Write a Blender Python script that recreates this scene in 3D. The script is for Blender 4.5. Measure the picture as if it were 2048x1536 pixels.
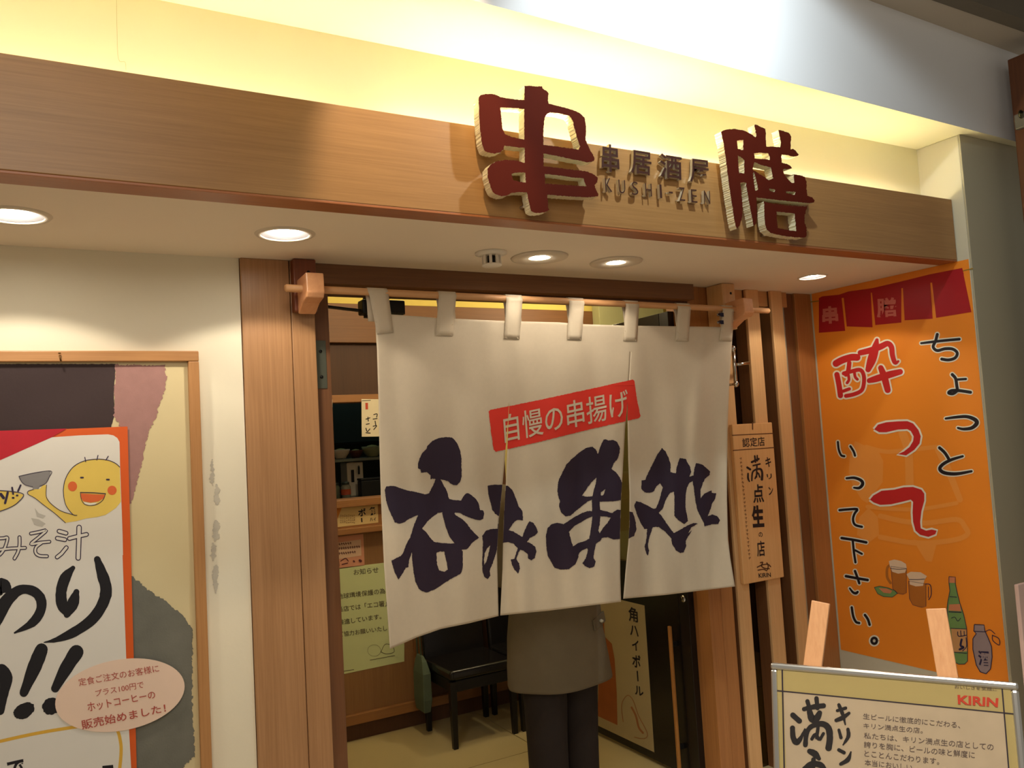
import bpy, bmesh, math, random
from mathutils import Vector, Matrix
from mathutils.geometry import tessellate_polygon
random.seed(7)
for o in list(bpy.data.objects): bpy.data.objects.remove(o)
SC = bpy.context.scene
COL = SC.collection
R = math.radians
# ------------------------------------------------------------------ camera
FPX = 1636.83
YAW, PITCH, ROLL = R(29.668), R(3.732), R(-3.310)
EYE = Vector((0, 0, 1.6))
_f = Vector((math.sin(YAW)*math.cos(PITCH), math.cos(YAW)*math.cos(PITCH), math.sin(PITCH)))
_r0 = Vector((math.cos(YAW), -math.sin(YAW), 0)); _u0 = _r0.cross(_f)
_r = _r0*math.cos(ROLL) + _u0*math.sin(ROLL); _u = _u0*math.cos(ROLL) - _r0*math.sin(ROLL)
cam = bpy.data.cameras.new('camera'); camo = bpy.data.objects.new('camera', cam); COL.objects.link(camo)
cam.sensor_width = 36; cam.lens = 36*FPX/2048; cam.clip_start = .02
camo.matrix_world = Matrix(((_r.x, _u.x, -_f.x, EYE.x), (_r.y, _u.y, -_f.y, EYE.y), (_r.z, _u.z, -_f.z, EYE.z), (0, 0, 0, 1)))
SC.camera = camo
# ------------------------------------------------------------------ world, big lights, exposure
W = bpy.data.worlds.new('world'); SC.world = W; W.use_nodes = True
W.node_tree.nodes['Background'].inputs[0].default_value = (1, .89, .74, 1)
W.node_tree.nodes['Background'].inputs[1].default_value = .22
SC.view_settings.view_transform = 'Standard'; SC.view_settings.look = 'None'
SC.view_settings.exposure = .15; SC.view_settings.gamma = 1; SC.view_settings.use_curve_mapping = False

def lamp(name, kind, loc, aim, energy, color, size=.05, cone=None, blend=.2, parent=None, size_y=None):
    l = bpy.data.lights.new(name, kind); l.energy = energy; l.color = color
    if kind == 'SPOT': l.spot_size = R(cone); l.spot_blend = blend; l.shadow_soft_size = size
    elif kind == 'AREA':
        l.size = size
        if size_y: l.shape = 'RECTANGLE'; l.size_y = size_y
    else: l.shadow_soft_size = size
    o = bpy.data.objects.new(name, l); COL.objects.link(o)
    loc = Vector(loc)
    o.rotation_euler = (Vector(aim) - loc).to_track_quat('-Z', 'Y').to_euler()
    if parent: o.parent = parent; o.location = loc - parent.location
    else: o.location = loc
    return o
# spot lamps of the corridor ceiling that light the sign beam, bulkhead and board
lamp('corridor_spot', 'SPOT', (1.72, 1.42, 3.10), (1.86, 2.0, 2.56), 36, (.82, .94, 1.0), .03, 128, .22)
lamp('corridor_spot', 'SPOT', (.82, 1.50, 3.12), (.93, 2.05, 2.38), 40, (1.0, .76, .50), .025, 44, .5)
lamp('corridor_spot', 'SPOT', (.55, .15, 3.12), (1.9, 1.45, .75), 190, (1.0, .93, .82), .04, 34, .6)
lamp('corridor_area', 'AREA', (-.4, -.4, 3.1), (.8, 2.2, 1.2), 36, (1, .90, .77), 1.6)

# ------------------------------------------------------------------ unprojection: photo pixel -> point on a real plane
def ray(x, y): return _f + _r*((x-1024)/FPX) - _u*((y-768)/FPX)
def onY(x, y, Y): v = ray(x, y); return EYE + v*(Y/v.y)
def onX(x, y, X): v = ray(x, y); return EYE + v*(X/v.x)
def onZ(x, y, Z): v = ray(x, y); return EYE + v*((Z-1.6)/v.z)
def planeY(Y): return lambda x, y, l=0: onY(x, y, Y - l*.0005)
def planeX(X): return lambda x, y, l=0: onX(x, y, X - l*.0005)
def crop(x0, y0, s): return lambda p: (x0 + p[0]/s, y0 + p[1]/s)

# ------------------------------------------------------------------ materials
def lin(c): return tuple(((v/255)/12.92 if v/255 <= .04045 else ((v/255+.055)/1.055)**2.4) for v in c)
MATS = {}
def mat(name, c, rough=.6, metal=0, vary=.06, scale=18, bump=.0, emit=None, es=0, alpha=1, spec=.4, trans=0):
    if name in MATS: return MATS[name]
    m = bpy.data.materials.new(name); MATS[name] = m; m.use_nodes = True
    nt = m.node_tree; b = nt.nodes['Principled BSDF']; c = lin(c)
    b.inputs['Roughness'].default_value = rough; b.inputs['Metallic'].default_value = metal
    b.inputs['Specular IOR Level'].default_value = spec
    if trans: b.inputs['Transmission Weight'].default_value = trans
    if emit: b.inputs['Emission Color'].default_value = (*lin(emit), 1); b.inputs['Emission Strength'].default_value = es
    tc = nt.nodes.new('ShaderNodeTexCoord'); n = nt.nodes.new('ShaderNodeTexNoise')
    n.inputs['Scale'].default_value = scale; n.inputs['Detail'].default_value = 4
    nt.links.new(tc.outputs['Object'], n.inputs['Vector'])
    mx = nt.nodes.new('ShaderNodeMix'); mx.data_type = 'RGBA'
    mx.inputs[6].default_value = (*[v*(1-vary) for v in c], 1); mx.inputs[7].default_value = (*[min(1, v*(1+vary)) for v in c], 1)
    nt.links.new(n.outputs['Fac'], mx.inputs[0]); nt.links.new(mx.outputs[2], b.inputs['Base Color'])
    if bump:
        n2 = nt.nodes.new('ShaderNodeTexNoise'); n2.inputs['Scale'].default_value = scale*14; nt.links.new(tc.outputs['Object'], n2.inputs['Vector'])
        bp = nt.nodes.new('ShaderNodeBump'); bp.inputs['Strength'].default_value = bump; bp.inputs['Distance'].default_value = .002
        nt.links.new(n2.outputs['Fac'], bp.inputs['Height']); nt.links.new(bp.outputs['Normal'], b.inputs['Normal'])
    return m
def wood(name, c1, c2, axis='z', rough=.42, fine=1.0):
    if name in MATS: return MATS[name]
    m = bpy.data.materials.new(name); MATS[name] = m; m.use_nodes = True
    nt = m.node_tree; b = nt.nodes['Principled BSDF']; b.inputs['Roughness'].default_value = rough
    tc = nt.nodes.new('ShaderNodeTexCoord'); mp = nt.nodes.new('ShaderNodeMapping')
    s = [95*fine, 95*fine, 95*fine]; s['xyz'.index(axis)] = 2.2
    mp.inputs['Scale'].default_value = s
    nt.links.new(tc.outputs['Object'], mp.inputs['Vector'])
    n = nt.nodes.new('ShaderNodeTexNoise'); n.inputs['Scale'].default_value = 1.6; n.inputs['Detail'].default_value = 6; n.inputs['Roughness'].default_value = .65
    nt.links.new(mp.outputs[0], n.inputs['Vector'])
    n2 = nt.nodes.new('ShaderNodeTexNoise'); n2.inputs['Scale'].default_value = .12; n2.inputs['Detail'].default_value = 2
    nt.links.new(mp.outputs[0], n2.inputs['Vector'])
    ad = nt.nodes.new('ShaderNodeMath'); ad.operation = 'MULTIPLY_ADD'; ad.inputs[1].default_value = .45
    nt.links.new(n2.outputs['Fac'], ad.inputs[0]); nt.links.new(n.outputs['Fac'], ad.inputs[2])
    cr = nt.nodes.new('ShaderNodeValToRGB'); cr.color_ramp.elements[0].position = .30; cr.color_ramp.elements[1].position = 1.0
    cr.color_ramp.elements[0].color = (*lin(c1), 1); cr.color_ramp.elements[1].color = (*lin(c2), 1)
    nt.links.new(ad.outputs[0], cr.inputs['Fac']); nt.links.new(cr.outputs['Color'], b.inputs['Base Color'])
    bp = nt.nodes.new('ShaderNodeBump'); bp.inputs['Strength'].default_value = .12; bp.inputs['Distance'].default_value = .001
    nt.links.new(n.outputs['Fac'], bp.inputs['Height']); nt.links.new(bp.outputs['Normal'], b.inputs['Normal'])
    return m
def glass(name, c, rough=.03, alpha=.25):
    # thin pane: mostly clear, with a mirror-like coat
    if name in MATS: return MATS[name]
    m = bpy.data.materials.new(name); MATS[name] = m; m.use_nodes = True
    nt = m.node_tree; nt.nodes.remove(nt.nodes['Principled BSDF'])
    t = nt.nodes.new('ShaderNodeBsdfTransparent'); t.inputs[0].default_value = (*lin(c), 1)
    g = nt.nodes.new('ShaderNodeBsdfGlossy'); g.inputs['Roughness'].default_value = rough
    lw = nt.nodes.new('ShaderNodeLayerWeight'); lw.inputs[0].default_value = .5
    pw = nt.nodes.new('ShaderNodeMath'); pw.operation = 'POWER'; pw.inputs[1].default_value = 4; nt.links.new(lw.outputs['Facing'], pw.inputs[0])
    fr = nt.nodes.new('ShaderNodeMath'); fr.operation = 'MULTIPLY_ADD'; fr.inputs[1].default_value = .8; fr.inputs[2].default_value = .04; nt.links.new(pw.outputs[0], fr.inputs[0])
    mx = nt.nodes.new('ShaderNodeMixShader'); nt.links.new(fr.outputs[0], mx.inputs[0])
    nt.links.new(t.outputs[0], mx.inputs[1]); nt.links.new(g.outputs[0], mx.inputs[2])
    nt.links.new(mx.outputs[0], nt.nodes['Material Output'].inputs[0]); return m

BEAM = wood('beam_veneer', (136, 96, 52), (170, 126, 74), 'x', .38)
LIP = wood('beam_edge', (140, 78, 40), (170, 104, 58), 'x', .4)
JAMB = wood('jamb_oak', (146, 102, 62), (182, 136, 92), 'z', .38)
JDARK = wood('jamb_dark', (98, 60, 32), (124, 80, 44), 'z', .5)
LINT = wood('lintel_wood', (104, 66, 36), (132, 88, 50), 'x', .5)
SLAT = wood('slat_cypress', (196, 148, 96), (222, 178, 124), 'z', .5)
SLATX = wood('rail_cypress', (176, 124, 74), (204, 152, 98), 'x', .5)
FRAMEZ = wood('frame_oak_upright', (160, 108, 58), (190, 138, 84), 'z', .42)
FRAMEX = wood('frame_oak_rail', (160, 108, 58), (190, 138, 84), 'x', .42)
RED = wood('bracket_rosewood', (106, 52, 28), (136, 72, 40), 'z', .4)
HOOK = wood('hook_wood', (204, 140, 92), (226, 166, 118), 'y', .35, .4)
ROD = wood('rod_wood', (190, 134, 84), (214, 164, 112), 'x', .5)
INW = wood('inner_wood', (132, 86, 46), (160, 110, 62), 'x', .5)
INWZ = wood('inner_wood_upright', (132, 86, 46), (160, 110, 62), 'z', .5)
INP = wood('inner_panel', (124, 86, 50), (150, 108, 66), 'z', .6)
DARKW = wood('inner_dark_wood', (78, 48, 28), (100, 64, 38), 'z', .6)
PLASTER = mat('cream_plaster', (232, 222, 196), .8, vary=.03, scale=5, bump=.12)
UPPER = mat('upper_wall_plaster', (238, 232, 196), .85, vary=.02, scale=4, bump=.08)
SOFF = mat('soffit_paint', (238, 224, 200), .8, vary=.02, scale=4, bump=.06)
BULK = mat('bulkhead_paint', (222, 222, 222), .8, vary=.02, scale=4, bump=.06)
PIER = mat('pier_plaster', (196, 190, 168), .85, vary=.03, scale=4, bump=.1)
CEILM = mat('corridor_ceiling_paint', (190, 180, 164), .85, vary=.03, scale=3)
CLOTH = mat('noren_cotton', (202, 186, 160), .75, vary=.04, scale=60, bump=.25)
INK = mat('indigo_print', (38, 22, 40), .7, vary=.1, scale=30)
REDP = mat('red_print', (214, 50, 34), .65, vary=.05, scale=20)
ORANGE = mat('orange_poster', (238, 140, 42), .38, vary=.05, scale=3)
BLACKP = mat('black_print', (26, 20, 26), .5, vary=.05)
PWHITE = mat('white_print', (232, 226, 204), .5, vary=.02)
PRED = mat('poster_red', (196, 40, 40), .45, vary=.05)
PAPER = mat('white_paper', (224, 218, 206), .55, vary=.03, scale=8)
STEEL = mat('chrome', (190, 186, 178), .18, 1, vary=.03)
ALU = mat('aluminium', (214, 212, 206), .3, 1, vary=.03)
BLACKM = mat('black_metal', (26, 24, 22), .4, .3, vary=.1)
WHITEM = mat('white_enamel', (232, 222, 204), .4, vary=.02)

# ------------------------------------------------------------------ object helpers
def props(o, label=None, cat=None, group=None, kind=None):
    for k, v in (('label', label), ('category', cat), ('group', group), ('kind', kind)):
        if v: o[k] = v
    return o
def thing(name, loc, label, cat=None, group=None, kind=None):
    o = bpy.data.objects.new(name, None); COL.objects.link(o); o.location = loc; o.empty_display_size = .05
    return props(o, label, cat, group, kind)
def world_loc(o):
    v = Vector(o.location)
    while o.parent: o = o.parent; v += Vector(o.location)
    return v
def mesh(name, vs, fs, m, parent=None, label=None, cat=None, group=None, kind=None, smooth=False, mats=None, fm=None):
    vs = [Vector(v) for v in vs]
    lo = Vector([min(v[i] for v in vs) for i in range(3)]); hi = Vector([max(v[i] for v in vs) for i in range(3)])
    base = Vector(((lo.x+hi.x)/2, (lo.y+hi.y)/2, lo.z))
    me = bpy.data.meshes.new(name); me.from_pydata([v-base for v in vs], [], fs)
    for mm in (mats or [m]): me.materials.append(mm)
    if fm:
        for p, i in zip(me.polygons, fm): p.material_index = i
    if smooth: me.polygons.foreach_set('use_smooth', [True]*len(me.polygons))
    me.update()
    o = bpy.data.objects.new(name, me); COL.objects.link(o)
    if parent: o.parent = parent; o.location = base - world_loc(parent)
    else: o.location = base
    return props(o, label, cat, group, kind)
def fixn(o):
    bm = bmesh.new(); bm.from_mesh(o.data); bmesh.ops.recalc_face_normals(bm, faces=bm.faces); bm.to_mesh(o.data); bm.free(); return o
def bevel(o, w=.003, seg=2):
    b = o.modifiers.new('bevel', 'BEVEL'); b.width = w; b.segments = seg; b.limit_method = 'ANGLE'; return o
def box(name, x, y, z, m, parent=None, bev=.002, **k):
    vs = [(a, b, c) for a in x for b in y for c in z]
    fs = [(0, 1, 3, 2), (4, 6, 7, 5), (0, 4, 5, 1), (2, 3, 7, 6), (0, 2, 6, 4), (1, 5, 7, 3)]
    o = mesh(name, vs, fs, m, parent, **k)
    if bev: bevel(o, bev)
    return o
def obox(name, c, ax, ay, az, half, m, parent=None, bev=.002, **k):   # oriented box
    c = Vector(c); A = [Vector(a).normalized()*h for a, h in zip((ax, ay, az), half)]
    vs = [c + A[0]*i + A[1]*j + A[2]*l for i in (-1, 1) for j in (-1, 1) for l in (-1, 1)]
    fs = [(0, 1, 3, 2), (4, 6, 7, 5), (0, 4, 5, 1), (2, 3, 7, 6), (0, 2, 6, 4), (1, 5, 7, 3)]
    o = fixn(mesh(name, vs, fs, m, parent, **k))
    if bev: bevel(o, bev)
    return o
def tube_geo(pts, rad, seg=12, cap=True):
    pts = [Vector(p) for p in pts]; n = len(pts); rad = rad if isinstance(rad, (list, tuple)) else [rad]*n
    vs, fs = [], []; prev = None
    for i, p in enumerate(pts):
        d = (pts[min(i+1, n-1)] - pts[max(i-1, 0)]).normalized()
        a = prev if prev is not None else (Vector((0, 0, 1)) if abs(d.z) < .9 else Vector((1, 0, 0)))
        a = (a - d*a.dot(d)).normalized(); prev = a; b = d.cross(a)
        for k in range(seg):
            t = 2*math.pi*k/seg; vs.append(p + (a*math.cos(t) + b*math.sin(t))*rad[i])
    for i in range(n-1):
        for k in range(seg):
            fs.append((i*seg+k, i*seg+(k+1) % seg, (i+1)*seg+(k+1) % seg, (i+1)*seg+k))
    if cap: fs.append(tuple(range(seg))[::-1]); fs.append(tuple((n-1)*seg+k for k in range(seg)))
    return vs, fs
def tube(name, pts, rad, m, parent=None, seg=12, **k):
    vs, fs = tube_geo(pts, rad, seg); return mesh(name, vs, fs, m, parent, smooth=True, **k)
def lathe(name, c, prof, m, parent=None, seg=24, sx=1, sy=1, **k):     # prof: (r, z) list, open
    vs, fs = [], []; n = len(prof)
    for r, z in prof:
        for i in range(seg):
            t = 2*math.pi*i/seg; vs.append((c[0]+r*sx*math.cos(t), c[1]+r*sy*math.sin(t), c[2]+z))
    for j in range(n-1):
        for i in range(seg): fs.append((j*seg+i, j*seg+(i+1) % seg, (j+1)*seg+(i+1) % seg, (j+1)*seg+i))
    for j in (0, n-1):
        if prof[j][0] > 1e-4: fs.append(tuple(j*seg+i for i in range(seg)))
    return mesh(name, vs, fs, m, parent, smooth=True, **k)
# ---- 2-D shapes in photo pixels, later laid on a real surface
def poly(pts, holes=(), jag=0, step=2.0):
    def rs(loop):
        if not jag: return [tuple(p) for p in loop]
        out = []; n = len(loop)
        for i in range(n):
            a, b = loop[i], loop[(i+1) % n]; L = math.hypot(b[0]-a[0], b[1]-a[1]); k = max(1, int(L/step))
            for j in range(k):
                t = j/k; out.append((a[0]+(b[0]-a[0])*t + random.uniform(-jag, jag), a[1]+(b[1]-a[1])*t + random.uniform(-jag, jag)))
        return out
    loops = [rs(pts)] + [rs(h) for h in holes]
    tri = tessellate_polygon([[Vector((p[0], p[1], 0)) for p in l] for l in loops])
    return [p for l in loops for p in l], [tuple(t) for t in tri], loops
def spline(pts, k=6):
    if len(pts) < 3: k = 2
    out = []; n = len(pts)
    for i in range(n-1):
        p0, p1, p2, p3 = pts[max(i-1, 0)], pts[i], pts[i+1], pts[min(i+2, n-1)]
        for j in range(k):
            t = j/k
            out.append(tuple(.5*((2*b) + (-a+c)*t + (2*a-5*b+4*c-d)*t*t + (-a+3*b-3*c+d)*t**3) for a, b, c, d in zip(p0, p1, p2, p3)))
    out.append(tuple(pts[-1])); return out
def stroke(pts, w, grow=0, jag=0, closed=False, soft=True):
    n = len(pts); w = w if isinstance(w, (list, tuple)) else [w]*n
    if closed: pts = list(pts)+[pts[0]]; w = list(w)+[w[0]]
    q = [(p[0], p[1], ww) for p, ww in zip(pts, w)]
    if soft: q = spline(q, 5)
    vs, fs = [], []; m = len(q)
    for i, (x, y, ww) in enumerate(q):
        a, b = q[max(i-1, 0)], q[min(i+1, m-1)]; dx, dy = b[0]-a[0], b[1]-a[1]; L = math.hypot(dx, dy) or 1
        h = ww/2 + grow + random.uniform(-jag, jag); nx, ny = -dy/L*h, dx/L*h
        vs += [(x+nx, y+ny), (x-nx, y-ny)]
    for i in range(m-1): fs.append((2*i, 2*i+1, 2*i+3, 2*i+2))
    if not closed:
        for i, sgn in ((0, -1), (m-1, 1)):
            x, y, ww = q[i]; a, b = (q[0], q[1]) if i == 0 else (q[m-2], q[m-1]); an = math.atan2(b[1]-a[1], b[0]-a[0]); h = ww/2+grow
            c = len(vs)
            for k in range(9):
                t = an + (math.pi/2 + math.pi*k/8 if sgn < 0 else -math.pi/2 + math.pi*k/8); vs.append((x+h*math.cos(t), y+h*math.sin(t)))
            fs.append(tuple(range(c, c+9)))
    return vs, fs
def ellipse(cx, cy, rx, ry, ang=0, n=40, jag=0):
    c, s = math.cos(R(ang)), math.sin(R(ang)); pts = []
    for i in range(n):
        t = 2*math.pi*i/n; j = 1+random.uniform(-jag, jag); a, b = rx*math.cos(t)*j, ry*math.sin(t)*j; pts.append((cx+a*c-b*s, cy+a*s+b*c))
    return pts
_tc = {}
def glyphs(s, off=0.0, res=3):
    key = (s, off)
    if key not in _tc:
        cu = bpy.data.curves.new('t', 'FONT'); cu.body = s; cu.offset = off; cu.resolution_u = res
        ob = bpy.data.objects.new('t', cu); COL.objects.link(ob)
        bpy.context.view_layer.update()
        me = bpy.data.meshes.new_from_object(ob.evaluated_get(bpy.context.evaluated_depsgraph_get()))
        vs = [(v.co.x, v.co.y) for v in me.vertices]; fs = [tuple(p.vertices) for p in me.polygons]
        bpy.data.objects.remove(ob); bpy.data.curves.remove(cu); bpy.data.meshes.remove(me)
        x0, x1 = min(v[0] for v in vs), max(v[0] for v in vs); y0, y1 = min(v[1] for v in vs), max(v[1] for v in vs)
        _tc[key] = ([((v[0]-x0)/(x1-x0), (y1-v[1])/max(1e-6, y1-y0)) for v in vs], fs)
    return _tc[key]
def text(s, quad, off=.0):          # quad TL, TR, BR, BL in pixels
    vs, fs = glyphs(s, off); (a, b, c, d) = quad
    def m(u, v): return tuple((a[i]*(1-u)+b[i]*u)*(1-v) + (d[i]*(1-u)+c[i]*u)*v for i in (0, 1))
    return [m(*p) for p in vs], fs
def rectq(x0, y0, x1, y1, shx=0, shy=0): return [(x0, y0), (x1, y0+shy), (x1+shx, y1+shy), (x0+shx, y1)]
def C(fn, obj): # apply crop->pixel map to shape
    return ([fn(v) for v in obj[0]], obj[1])
def Cq(fn, q): return [fn(p) for p in q]
def merge(shapes):
    vs, fs = [], []
    for s in shapes:
        k = len(vs); vs += s[0]; fs += [tuple(i+k for i in f) for f in s[1]]
    return vs, fs
def decals(name, shapes, fn, m, parent, layer=1):
    for j, s in enumerate(shapes): decal(name, [s], fn, m, parent, layer+j*.02)
def chars(s, quad, off=0.0):        # one shape for each character of a line
    vs, fs = text(s, quad, off); un, _ = glyphs(s, off); n = len(s); out = [([], [], {}) for _ in range(n)]
    par = list(range(len(vs)))
    def find(a):
        while par[a] != a: par[a] = par[par[a]]; a = par[a]
        return a
    for f in fs:
        for i in f[1:]: par[find(i)] = find(f[0])
    comp = {}
    for i in range(len(vs)): comp.setdefault(find(i), []).append(un[i][0])
    for f in fs:
        c = comp[find(f[0])]; cell = min(n-1, max(0, int((min(c)+max(c))/2*n))); V_, F_, D_ = out[cell]; g = []
        for i in f:
            if i not in D_: D_[i] = len(V_); V_.append(vs[i])
            g.append(D_[i])
        F_.append(tuple(g))
    return [(V_, F_) for V_, F_, D_ in out if F_]
def decal(name, shapes, fn, m, parent, layer=1, dl=.04, **k):
    vs, fs = [], []
    for j, s in enumerate(shapes):
        b = len(vs); vs += [fn(p[0], p[1], layer+j*dl) for p in s[0]]; fs += [tuple(i+b for i in f) for f in s[1]]
    return mesh(name, vs, fs, m, parent, **k)
def slab(name, loops, tris, fn, back, m, parent, mside=None, **k):
    """flat outline with real thickness: fn maps a pixel to the front face, back is the vector to the rear face"""
    P = [p for l in loops for p in l]; n = len(P); back = Vector(back)
    F = [fn(*p) for p in P]; vs = F + [v+back for v in F]; fs = list(tris); fm = [0]*len(fs)
    fs += [tuple(i+n for i in t[::-1]) for t in tris]; fm += [1]*len(tris); b = 0
    for l in loops:
        for i in range(len(l)):
            fs.append((b+i, b+(i+1) % len(l), b+(i+1) % len(l)+n, b+i+n)); fm.append(1)
        b += len(l)
    return vs, fs, fm
# ================================================================== STRUCTURE
YW, ZS, YB, ZB, YU, ZC, XS, YP, YR, YI = 2.744, 2.24, 2.05, 2.508, 2.19, 2.775, 3.39, 2.0, 2.80, 4.45
ST = dict(kind='structure')
# floor: corridor slab and shop tiles
box('floor', (-3.2, 4.6), (-2.2, 2.74), (-.06, 0), mat('corridor_floor', (220, 208, 186), .35, vary=.1, scale=6), bev=0, label='stone grey corridor floor in front of the shop', **ST)
fl = thing('floor', (2.4, 3.6, 0), 'beige vinyl tiles of the floor inside the shop', **ST)
box('subfloor', (-.4, 4.3), (2.74, 6.4), (-.06, -.006), mat('grout', (110, 100, 74), .8), fl, bev=0)
TILE = mat('beige_tile', (186, 168, 122), .45, vary=.05, scale=7)
sx = onZ(995, 1450, 0).x
for i in range(-2, 2):
    for j in range(3):
        box('tile', (sx+i*1.1+.003, sx+(i+1)*1.1-.003), (2.742+j*1.0, 2.742+(j+1)*1.0-.006), (-.01, 0), TILE, fl, bev=0)
# front wall left of the door
box('wall_front', (-3.2, .556), (YW, YW+.12), (0, 2.3), PLASTER, bev=0, label='cream plastered front wall beside the framed picture', **ST)
# scuff marks where the paint has rubbed off
G = crop(0, 680, 1.794)
scuff = mat('scuff', (196, 188, 170), .9, vary=.2, scale=40)
wst = thing('trim_9', (.47, YW, 1.0), 'grey rubbed streak on the cream wall right of the picture frame', **ST)
for (x, y0, y1, w) in ((763, 430, 520, 15), (778, 520, 590, 20), (775, 650, 720, 24), (768, 730, 790, 18), (775, 810, 905, 22)):
    decal('scuff', [C(G, stroke([(x+random.uniform(-4, 4), y0+(y1-y0)*t/4) for t in range(5)], [w*.4, w, w*.6, w, w*.3], jag=4))], planeY(YW-.0006), scuff, wst)
# soffit with holes for the recessed lamps
DL = [(-.066, 2.403, .088, .070, 'A'), (.622, 2.397, .088, .070, 'A'), (1.546, 2.462, .104, .040, 'B'), (1.882, 2.456, .100, .038, 'B'), (2.986, 2.474, .066, .056, 'A')]
outer = [(-3.2, 2.131), (XS, 2.131), (XS, 2.99), (-3.2, 2.99)]
P2, T2, L2 = poly(outer, [ellipse(x, y, r2, r2, n=32) for x, y, r1, r2, k in DL])
vs = [(p[0], p[1], ZS) for p in P2]; fs = [t for t in T2]
k = len(vs); vs += [(p[0], p[1], 2.36) for p in outer]; fs.append((k, k+1, k+2, k+3))
for i in range(4): fs.append((i, (i+1) % 4, k+(i+1) % 4, k+i))
mesh('ceiling', vs, fs, SOFF, label='beige painted soffit over the entrance with recessed lamps', **ST)
# fascia beam
tb = thing('trim_1', (.2, 2.08, ZS), 'long oak veneered beam carrying the shop sign', **ST)
box('fascia_board', (-3.2, 3.385), (YB, 2.075), (2.245, ZB), BEAM, tb, bev=.002)
box('edge_strip', (-3.2, 3.385), (YB+.001, 2.131), (2.238, 2.2448), LIP, tb, bev=.001)
# upper wall and cove
box('wall_upper', (-3.2, XS), (YU, YU+.08), (2.3, ZC), UPPER, bev=0, label='yellow lit plaster wall above the wooden beam', **ST)
cr = decal('crack', [stroke([(233, 0), (234, 60), (237, 118), (250, 124), (252, 140)], .7)], planeY(YU-.0005), mat('crack_line', (190, 178, 120), .9), None, label='hairline crack in the upper wall', kind='structure'); cr.name = 'trim_10'
def bulky(x): return 1.868 + .031*(x-1.0)
vs = []
for z in (ZC, 3.19):
    vs += [(-3.2, bulky(-3.2), z), (4.6, bulky(4.6), z), (4.6, YU+.08, z), (-3.2, YU+.08, z)]
mesh('wall_bulkhead', vs, [(0, 1, 2, 3), (0, 4, 5, 1), (1, 5, 6, 2), (2, 6, 7, 3), (3, 7, 4, 0), (4, 7, 6, 5)], BULK, mats=[BULK, UPPER], fm=[1, 0, 0, 0, 0, 0], label='white bulkhead above the glowing cove', **ST)
box('ceiling_ledge', (-3.2, 4.6), (1.815, 2.1), (3.19, 3.3), CEILM, bev=0, label='pale ceiling ledge along the bulkhead', **ST)
box('trim_2', (-3.2, 4.6), (1.75, 1.8145), (3.185, 3.32), mat('ceiling_channel', (112, 104, 90), .8), bev=0, label='grey ceiling channel beside the ledge', **ST)
box('ceiling_dark', (-3.2, 4.6), (-2.2, 1.75), (3.55, 3.6), mat('dark_ceiling', (13, 12, 12), .9), bev=0, label='dark open ceiling of the corridor', **ST)
# right side wall and pier
box('wall_pier', (XS+.0005, 4.6), (YP-.008, YP-.0003), (0, ZC-.0005), mat('pier_olive_grey', (172, 164, 138), .85, vary=.03, scale=4, bump=.1), bev=.002, label='olive grey painted front of the pier', **ST)  # thin front slab, darker than the sides of the pier
box('wall_right', (XS, 4.6), (YP, 2.99), (0, ZC-.0005), PIER, bev=.004, label='plain plaster pier carrying the orange poster', **ST)

# ---------------------------------------------------------------- door frame
d1 = thing('door_1', (.7, 2.79, 0), 'oak frame of the shop entrance', **ST)
box('jamb_board', (.558, .717), (2.732, 2.88), (0, ZS), JAMB, d1, bev=.003)
box('jamb_board', (.7195, .800), (2.735, 2.88), (0, ZS), JAMB, d1, bev=.003)
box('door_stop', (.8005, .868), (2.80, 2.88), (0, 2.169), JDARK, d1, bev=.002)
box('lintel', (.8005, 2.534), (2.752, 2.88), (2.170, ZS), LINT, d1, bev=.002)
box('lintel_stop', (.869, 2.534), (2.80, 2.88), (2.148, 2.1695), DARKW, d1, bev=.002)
JR = wood('jamb_red_oak', (146, 92, 46), (178, 120, 66), 'z', .42)
box('jamb_board', (2.535, 2.606), (YR, 2.95), (0, ZS), JR, d1, bev=.003)
box('jamb_board', (2.609, 2.683), (YR+.004, 2.95), (0, ZS), JR, d1, bev=.003)
# hinge plate on the door stop
hp = thing('hinge_plate', (.832, 2.797, 1.86), 'grey metal hinge plate screwed to the dark door stop', 'hinge')
z0, z1 = onY(645, 777, 2.797).z, onY(645, 681, 2.797).z
box('plate', (.815, .852), (2.796, 2.7995), (z0, z1), mat('hinge_grey', (96, 98, 84), .45, .6), hp, bev=.0008)
for zz in (z0+.04, z0+.13):
    lathe('screw', (0, 0, 0), [(.0001, 0), (.006, .0005), (.006, .0015)], BLACKM, hp, seg=10).rotation_euler = (R(90), 0, 0)
for o in [c for c in hp.children if c.name.startswith('screw')]:
    i = [c for c in hp.children if c.name.startswith('screw')].index(o); o.location = Vector((.832, 2.7955, (z0+.04, z0+.13)[i])) - hp.location
# door closer under the lintel
dc = thing('door_closer', (1.05, 2.9, 2.06), 'black door closer with its flat arm under the lintel', 'door closer')
pa, pb = onY(652, 609, 2.92), onY(745, 620, 2.92)
box('body', (pb.x-.05, pb.x+.12), (2.885, 2.945), (pb.z-.02, pb.z+.035), BLACKM, dc, bev=.006)
obox('arm', (pa+pb)/2 + Vector((0, 0, -.008)), pb-pa, (0, 1, 0), (0, 0, 1), ((pb-pa).length/2, .012, .004), BLACKM, dc, bev=.001)
tube('pivot', [pb + Vector((-.02, 0, -.03)), pb + Vector((-.02, 0, .045))], .016, BLACKM, dc)
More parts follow.
